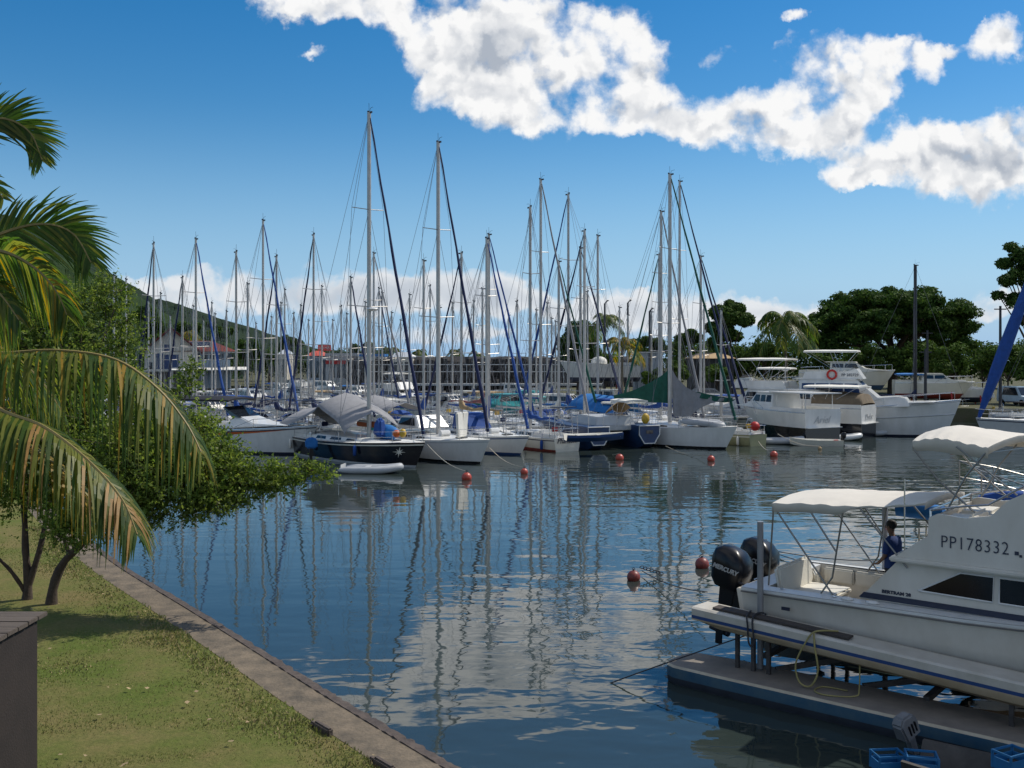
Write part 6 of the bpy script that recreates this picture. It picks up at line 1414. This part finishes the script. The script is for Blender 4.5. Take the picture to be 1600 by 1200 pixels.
for k, (x, y, r_, D_, lab) in enumerate(((1195, 548, 20, 116, 'green shrub left of the coconut palm foot'), (1160, 552, 16, 114, 'yellow green shrub under the round tree'), (1300, 565, 18, 116, 'dark shrub under the left of the spreading tree'), (1345, 552, 20, 118, 'shrub under the middle of the spreading tree'), (1395, 555, 22, 118, 'shrub behind the blue canopy boat'), (1440, 548, 24, 116, 'pale green shrub right of the spreading tree trunk'), (1490, 552, 24, 114, 'shrub right of the dark mast'), (1535, 560, 20, 108, 'shrub left of the blue furled sail'), (1575, 548, 22, 104, 'green shrub behind the blue furled sail'), (1612, 560, 24, 102, 'shrub cut by the right edge above the van'), (1060, 572, 12, 108, 'light green shrub behind the close pair of masts'), (955, 560, 12, 118, 'light green bush below the ragged palm'), (1020, 582, 12, 108, 'green bush under the pale blue shed'), (1120, 575, 14, 108, 'bush behind the brown roofed shed'))):
    cs = [(x + rr_.uniform(-r_, r_), y + rr_.uniform(-r_ * .3, r_ * 1.2), r_ * rr_.uniform(.45, .8)) for _ in range(10)]
    tree('shrub', lab, (X(x, D_), D_, 1.2), img_clumps(cs, D_, 1.2, k), 3600, .20, LM, mi=(0, 1, 1), seed=30 + k, trunk_r=.1, cat='shrub', fork=.5, shell=.2)
for k, (x, y, r_, D_, lab) in enumerate(((235, 505, 24, 185, 'dark leafy tree rising behind the A-frame gable'), (300, 515, 20, 190, 'tree with yellowish palms behind the red roof'), (385, 548, 16, 185, 'dark tree right of the red roof'), (455, 540, 16, 185, 'small dark tree behind the white hut'), (565, 548, 12, 180, 'round dark tree beside the black yacht mast'), (185, 520, 26, 175, 'dark tree left of the A-frame building'), (340, 520, 18, 200, 'dark tree above the red roof right end'), (420, 560, 14, 182, 'bush left of the white hut'))):
    cs = [(x + rr_.uniform(-r_, r_), y + rr_.uniform(-r_ * .8, r_), r_ * rr_.uniform(.4, .7)) for _ in range(9)]
    tree('tree', lab, (X(x, D_), D_, .9), img_clumps(cs, D_, 2, k + 50), 6000, .30, LM, mi=(0, 0, 1), seed=60 + k, trunk_r=.2, shell=.2)

def frond(mb, path, ll, side_n, n_=46, w=.022, droop=.5, sweep=.6, mi=(1, 2), seed=0, both=(1, -1), rr_r=.02, rag=.1, tipc=None, taper0=.35):
    """rachis along path; leaflets on both sides bend under their weight"""
    rr = random.Random(seed); pts = pline(path, 40); mb.tube(pts, [lerp(rr_r, rr_r * .25, i / 40) for i in range(41)], 5, 0)
    for i in range(n_):
        t = (i + .5) / n_; k = t * 40; a = pts[int(k)].lerp(pts[min(40, int(k) + 1)], k - int(k)); tg = (pts[min(40, int(k) + 2)] - pts[max(0, int(k) - 2)]).normalized()
        sd = tg.cross(Vector(side_n)).normalized()
        env = min(1, taper0 + t * 3) * (1 - .75 * max(0, (t - .55) / .45) ** 1.6)
        for s in both:
            l = ll * env * rr.uniform(1 - rag, 1 + rag); sw = sweep + .5 * t + rr.uniform(-.08, .08); d = (sd * s + tg * sw).normalized() * 1.0
            d = (d + Vector((rr.gauss(0, .06), rr.gauss(0, .06), rr.gauss(0, .06)))).normalized(); g_ = droop * rr.uniform(.8, 1.25)
            P_ = []; 
            for q in (0, .25, .5, .75, 1): 
                p = a + d * l * q * (1 - .25 * g_ * q) + Vector((0, 0, -1)) * l * g_ * q * q; P_.append(p)
            wd = (tg.cross(d)).normalized().cross(d).normalized() if abs(tg.dot(d)) < .99 else sd
            ws = [w * .5, w, w * .9, w * .55, .001]; m_ = rr.choice(mi)
            if tipc is not None and rr.random() < tipc[0] + tipc[2] * t: m_ = tipc[1]
            i0 = len(mb.v)
            for p, ww in zip(P_, ws): mb.v += [tuple(p + wd * ww), tuple(p - wd * ww)]
            for j in range(4): mb.f.append((i0 + 2 * j, i0 + 2 * j + 1, i0 + 2 * j + 3, i0 + 2 * j + 2)); mb.m.append(m_)
PMAT = [mat('rachis', (.22, .17, .05), .6, var=.2), mat('palm_green', (.058, .105, .018), .45, spec=.3, var=.35, scale=2, trans=.5), mat('palm_light', (.17, .185, .032), .45, spec=.3, var=.3, scale=2, trans=.5), mat('palm_yellow', (.36, .23, .030), .5, spec=.3, var=.3, scale=3, trans=.45), mat('palm_brown', (.27, .15, .035), .6, var=.3, scale=3, trans=.25)]
def far_palm(lab, px_, py_, rad_px, D_, n_=16, seed=1, mi=(1, 1, 2), base=1.2, droop=1.0, lean=0, w=.05, nl=22):
    c = Vector((X(px_, D_), D_, Zz(py_, D_))); r_ = rad_px / F * D_; t = thing('palm_tree', lab, 'palm', (c.x + lean, D_, base)); b0 = Vector(t.location); rr = random.Random(seed); o = c - b0
    m = MB(); m.tube([(0, 0, -.1), (-lean * .7, 0, o.z * .5), o], [.22, .15, .12], 8); m.build('trunk', barkg, t, smooth=50)
    for k in range(n_):
        az = k * 2.4 + rr.uniform(-.2, .2); el = rr.uniform(-.1, 1.25) ; h_ = Vector((math.cos(az), math.sin(az), 0)); pts = []
        for q in (0, .3, .6, .85, 1): pts.append(o + h_ * r_ * q * (math.cos(el) * .55 + .5) + Vector((0, 0, r_ * (math.sin(el) * q * 1.2 - droop * q * q * .95))))
        m = MB(); frond(m, pts, r_ * .42, (0, 0, 1), n_=nl, w=w, droop=.8, sweep=.5, mi=mi, seed=seed * 50 + k, rr_r=.04, rag=.25); m.build('frond', PMAT, t, smooth=0, fix=False)
    return t
far_palm('coconut palm with drooping fronds left of the spreading tree', 1228, 502, 50, 112, 22, 3, mi=(1, 1, 1, 2), nl=26, w=.07)
far_palm('ragged tall palm behind the masts near the lamp poles', 944, 500, 34, 122, 15, 4, mi=(1, 1, 2))
far_palm('palm with yellowing fronds hanging over the grey hull', 972, 538, 36, 108, 11, 5, mi=(2, 3, 1), w=.07)
far_palm('small palm at the breakwater start, leftmost of the four', 610, 547, 17, 172, 11, 6, base=.5, w=.09, nl=12)
far_palm('small palm between the breakwater start and the cushion sloop mast', 655, 550, 16, 172, 11, 7, base=.5, w=.09, nl=12)
far_palm('small palm standing on the breakwater right of the cushion sloop mast', 712, 550, 15, 172, 11, 8, base=.5, w=.09, nl=12)
far_palm('small palm beside the blue headsail on the breakwater', 745, 552, 14, 172, 10, 9, base=.5, w=.09, nl=12)
far_palm('yellowish palm behind the left part of the red roof', 296, 522, 20, 176, 11, 10, base=.9, mi=(2, 3, 1), w=.09, nl=12)

# far-off wood behind the bank, one mass
for (nm, x0_, x1_, yt, D_, n_) in (('woods', 1040, 1640, 549, 150, 26000), ('woods', 150, 640, 556, 205, 16000)):
    m = MB(); rr_ = random.Random(int(D_))
    for k in range(int((x1_ - x0_) / 9)):
        x = x0_ + 9 * k; y = yt + rr_.uniform(-5, 6); R_ = rr_.uniform(1.6, 3.0)
        for zc in (Zz(y, D_), Zz(y, D_) - 2.5): leaves(m, (X(x, D_), D_ + rr_.uniform(-3, 3), zc), (R_, R_, R_ * .8), int(n_ / ((x1_ - x0_) / 9) / 2), .30, rr_, (0, 0, 1), shell=.3)
    tag(m.build(nm, LM, smooth=0, fix=False), kind='stuff')

# near coconut palm: crown just outside the left edge, fronds reaching in
D = 8.0
np_ = thing('coconut_palm', 'near coconut palm whose long fronds reach in from the left edge', 'palm', (P(-150, 560, D).x, D, QZ + .05))
b0 = Vector(np_.location); top_ = P(-150, 470, D)
m = MB(); m.tube([(-.3, 0, -.2), (-.15, 0, 2.5), top_ - b0], [.20, .15, .13], 12); m.build('trunk', barkg, np_, smooth=50)
FR = [ # path in photo pixels with depth, leaflet length m, side normal, count, droop, sweep, both, palette
 ([(-150, 470, 8.0), (-90, 545, 7.9), (0, 552, 7.8), (90, 548, 7.7), (180, 562, 7.6), (245, 606, 7.5), (290, 660, 7.45), (314, 706, 7.4)], .60, (0, 0, 1), 165, .95, .45, (1, -1), (1, 1, 1, 2, 2), (.05, 3, .16)),
 ([(-150, 480, 8.0), (-80, 590, 7.6), (0, 640, 7.3), (70, 668, 7.1), (140, 722, 7.0), (190, 780, 6.9), (214, 835, 6.85)], .50, (0, 0, 1), 150, .72, .65, (1, -1), (1, 1, 2, 2, 2), (.04, 4, .24)),
 ([(-150, 490, 8.1), (-90, 620, 7.9), (-20, 668, 7.8), (50, 700, 7.7), (120, 755, 7.6), (160, 812, 7.6)], .44, (0, 0, 1), 100, .8, .5, (1, -1), (1, 1, 2, 3), (.1, 3, .25)),
 ([(-150, 460, 8.0), (-70, 400, 8.2), (10, 362, 8.4), (70, 350, 8.5), (115, 366, 8.6), (142, 410, 8.6)], .52, (-.25, 1, .1), 90, .28, .85, (1, -1), (1, 1, 1, 2), None),
 ([(-150, 465, 8.0), (-70, 392, 7.7), (0, 392, 7.5), (50, 415, 7.4), (85, 450, 7.3), (105, 492, 7.3)], .42, (.2, 1, .4), 90, .45, .6, (1, -1), (1, 1, 2), (.04, 3, .15)),
 ([(-150, 470, 8.0), (-70, 430, 7.6), (-10, 450, 7.5), (30, 500, 7.4)], .44, (.2, 1, .4), 80, .5, .6, (1, -1), (1, 1, 2), (.05, 3, .12)),
 ([(-150, 460, 8.0), (-120, 300, 8.3), (-60, 205, 8.5), (0, 185, 8.6), (45, 205, 8.7), (66, 250, 8.7)], .44, (-.2, 1, .1), 80, .22, .85, (1, -1), (1, 1, 2), None),
 ([(-150, 460, 8.0), (-110, 330, 7.8), (-60, 270, 7.7), (-25, 275, 7.6), (5, 310, 7.6)], .28, (-.2, 1, .1), 30, .3, .6, (1, -1), (1, 2), None),
 ([(-150, 485, 8.0), (-60, 520, 8.3), (10, 548, 8.5), (60, 590, 8.6), (95, 640, 8.6)], .48, (0, 0, 1), 90, 1.0, .4, (1, -1), (1, 1, 2), None),
]
for k, (pp, ll, sn, n_, dr, sw, bo, mi, tc_) in enumerate(FR):
    m = MB(); frond(m, [P(*q) - b0 for q in pp], ll, sn, n_=n_, w=.0120, droop=dr, sweep=sw, mi=mi, seed=100 + k, both=bo, rr_r=.022, rag=.15, tipc=tc_); m.build('frond', PMAT, np_, smooth=0, fix=False)

# bushy trees on the bank between palm and water
def bank_tree(lab, base, cl, trunks, n_, seed, s_=.052, mi=(0, 1, 1, 2)):
    t = thing('tree', lab, 'tree', base); b0 = Vector(base); rr = random.Random(seed); m = MB(); tot = sum(r_ * r_ for (_, _, r_, _) in cl)
    br = MB()
    for (x, y, r_, D_) in cl:
        c = P(x, y, D_); R_ = r_ / F * D_ * 1.08; cc_ = c - b0; n1_ = int(n_ * r_ * r_ / tot); 
        # sprigs: short twigs with alternate leaves, thinning out from the limb's centre
        for q in range(max(6, n1_ // 9)):
            d = Vector((rr.gauss(0, .54), rr.gauss(0, .54), rr.gauss(0, .50))) * R_; o_ = cc_ + d
            tw = (d.normalized() * .6 + Vector((rr.gauss(0, .6), rr.gauss(0, .6), rr.gauss(.25, .5)))).normalized() * rr.uniform(.16, .34); md = rr.choice(mi)
            if q % 6 == 0: br.tube([cc_ + d * .2, o_, o_ + tw], [.009, .006, .003], 3)
            for e in range(9):
                p = o_ + tw * (e / 8) + Vector((rr.gauss(0, .022), rr.gauss(0, .022), rr.gauss(0, .022)))
                nrm = Vector((rr.gauss(0, .8), rr.gauss(0, .8), rr.gauss(.5, .7))).normalized(); a = Matrix.Rotation(rr.random() * 6.28, 3, nrm) @ nrm.orthogonal().normalized(); b = nrm.cross(a); s = s_ * rr.uniform(.6, 1.3)
                m.face([p - a * s, p + b * s * .5, p + a * s, p - b * s * .5], md if rr.random() < .7 else rr.choice(mi))
    m.build('crown', [leafm, leafy, leafd2], t, smooth=0, fix=False)
    tm = MB()
    for (pp, r0, r1) in trunks:
        pts = pline([P(*q) - b0 for q in pp], 12); tm.tube(pts, [lerp(r0, r1, (i / 12) ** .7) * (1 + .1 * math.sin(i * 2.2)) for i in range(13)], 9)
    tm.v += []; 
    o_ = len(tm.v); tm.v += br.v; tm.f += [tuple(i + o_ for i in f_) for f_ in br.f]; tm.m += br.m; tm.build('trunk', bark, t, smooth=60, fix=False); return t
DL = (H - QZ) * F / (940 - 556)
cA = [(60, 505, 28, 24), (110, 475, 28, 24.5), (165, 478, 26, 25), (200, 500, 18, 25), (130, 525, 32, 24.5), (190, 545, 24, 24.5), (60, 560, 40, 24), (120, 590, 46, 24), (30, 620, 40, 23.5), (90, 660, 50, 23.5), (180, 600, 32, 24), (40, 700, 44, 23.5), (20, 760, 36, 23), (75, 760, 44, 23), (120, 720, 50, 23), (150, 660, 40, 23.5), (20, 520, 30, 24), (160, 445, 16, 25), (195, 455, 12, 25)]
bank_tree('bushy small-leaved tree with a forked trunk at the left, behind the palm fronds', (P(42, 940, DL).x, DL, QZ), cA,
          [([(42, 945, DL), (44, 905, DL), (40, 860, DL), (38, 800, DL), (30, 740, DL)], .13, .05), ([(44, 915, DL), (62, 860, DL), (72, 810, DL + .2), (85, 740, DL + .3), (110, 640, DL + .5)], .09, .03), ([(40, 925, DL), (15, 890, DL - .2), (-15, 862, DL - .4)], .06, .03), ([(38, 800, DL), (90, 700, DL + .5), (150, 560, DL + 1), (180, 480, DL + 1.4)], .05, .012)], 52000, 71, s_=.044)
DR = (H - QZ) * F / (948 - 556)
cB = [(150, 800, 34, 21.5), (190, 770, 44, 22), (230, 740, 46, 22), (200, 700, 44, 22.5), (260, 690, 48, 22.5), (300, 740, 44, 22), (330, 712, 30, 22.5), (290, 682, 26, 23), (360, 738, 26, 22.5), (340, 770, 30, 22), (395, 758, 22, 22.3), (425, 742, 17, 22.5), (455, 745, 16, 22.3), (485, 738, 12, 22.3), (510, 740, 8, 22.2), (300, 790, 22, 21.8), (110, 820, 28, 21.5), (250, 640, 24, 23.5), (290, 600, 13, 24), (300, 575, 9, 24), (325, 665, 12, 23), (340, 740, 36, 22.2), (430, 762, 12, 22.2), (235, 800, 22, 21.8)]
bank_tree('leafy tree leaning over the water with low branches reaching toward the black yacht', (P(80, 948, DR).x, DR, QZ), cB,
          [([(80, 952, DR), (84, 915, DR), (100, 878, DR), (130, 848, DR), (160, 815, DR), (200, 760, DR + .2)], .14, .05), ([(108, 866, DR), (100, 838, DR), (100, 800, DR)], .06, .03), ([(160, 815, DR), (250, 760, DR), (340, 735, DR + .2), (430, 730, DR + .4), (505, 738, DR + .4)], .06, .008), ([(200, 760, DR + .2), (250, 690, DR + .6), (290, 620, DR + 1.2), (300, 572, DR + 2)], .04, .006)], 68000, 72, s_=.044, mi=(0, 1, 1, 2))
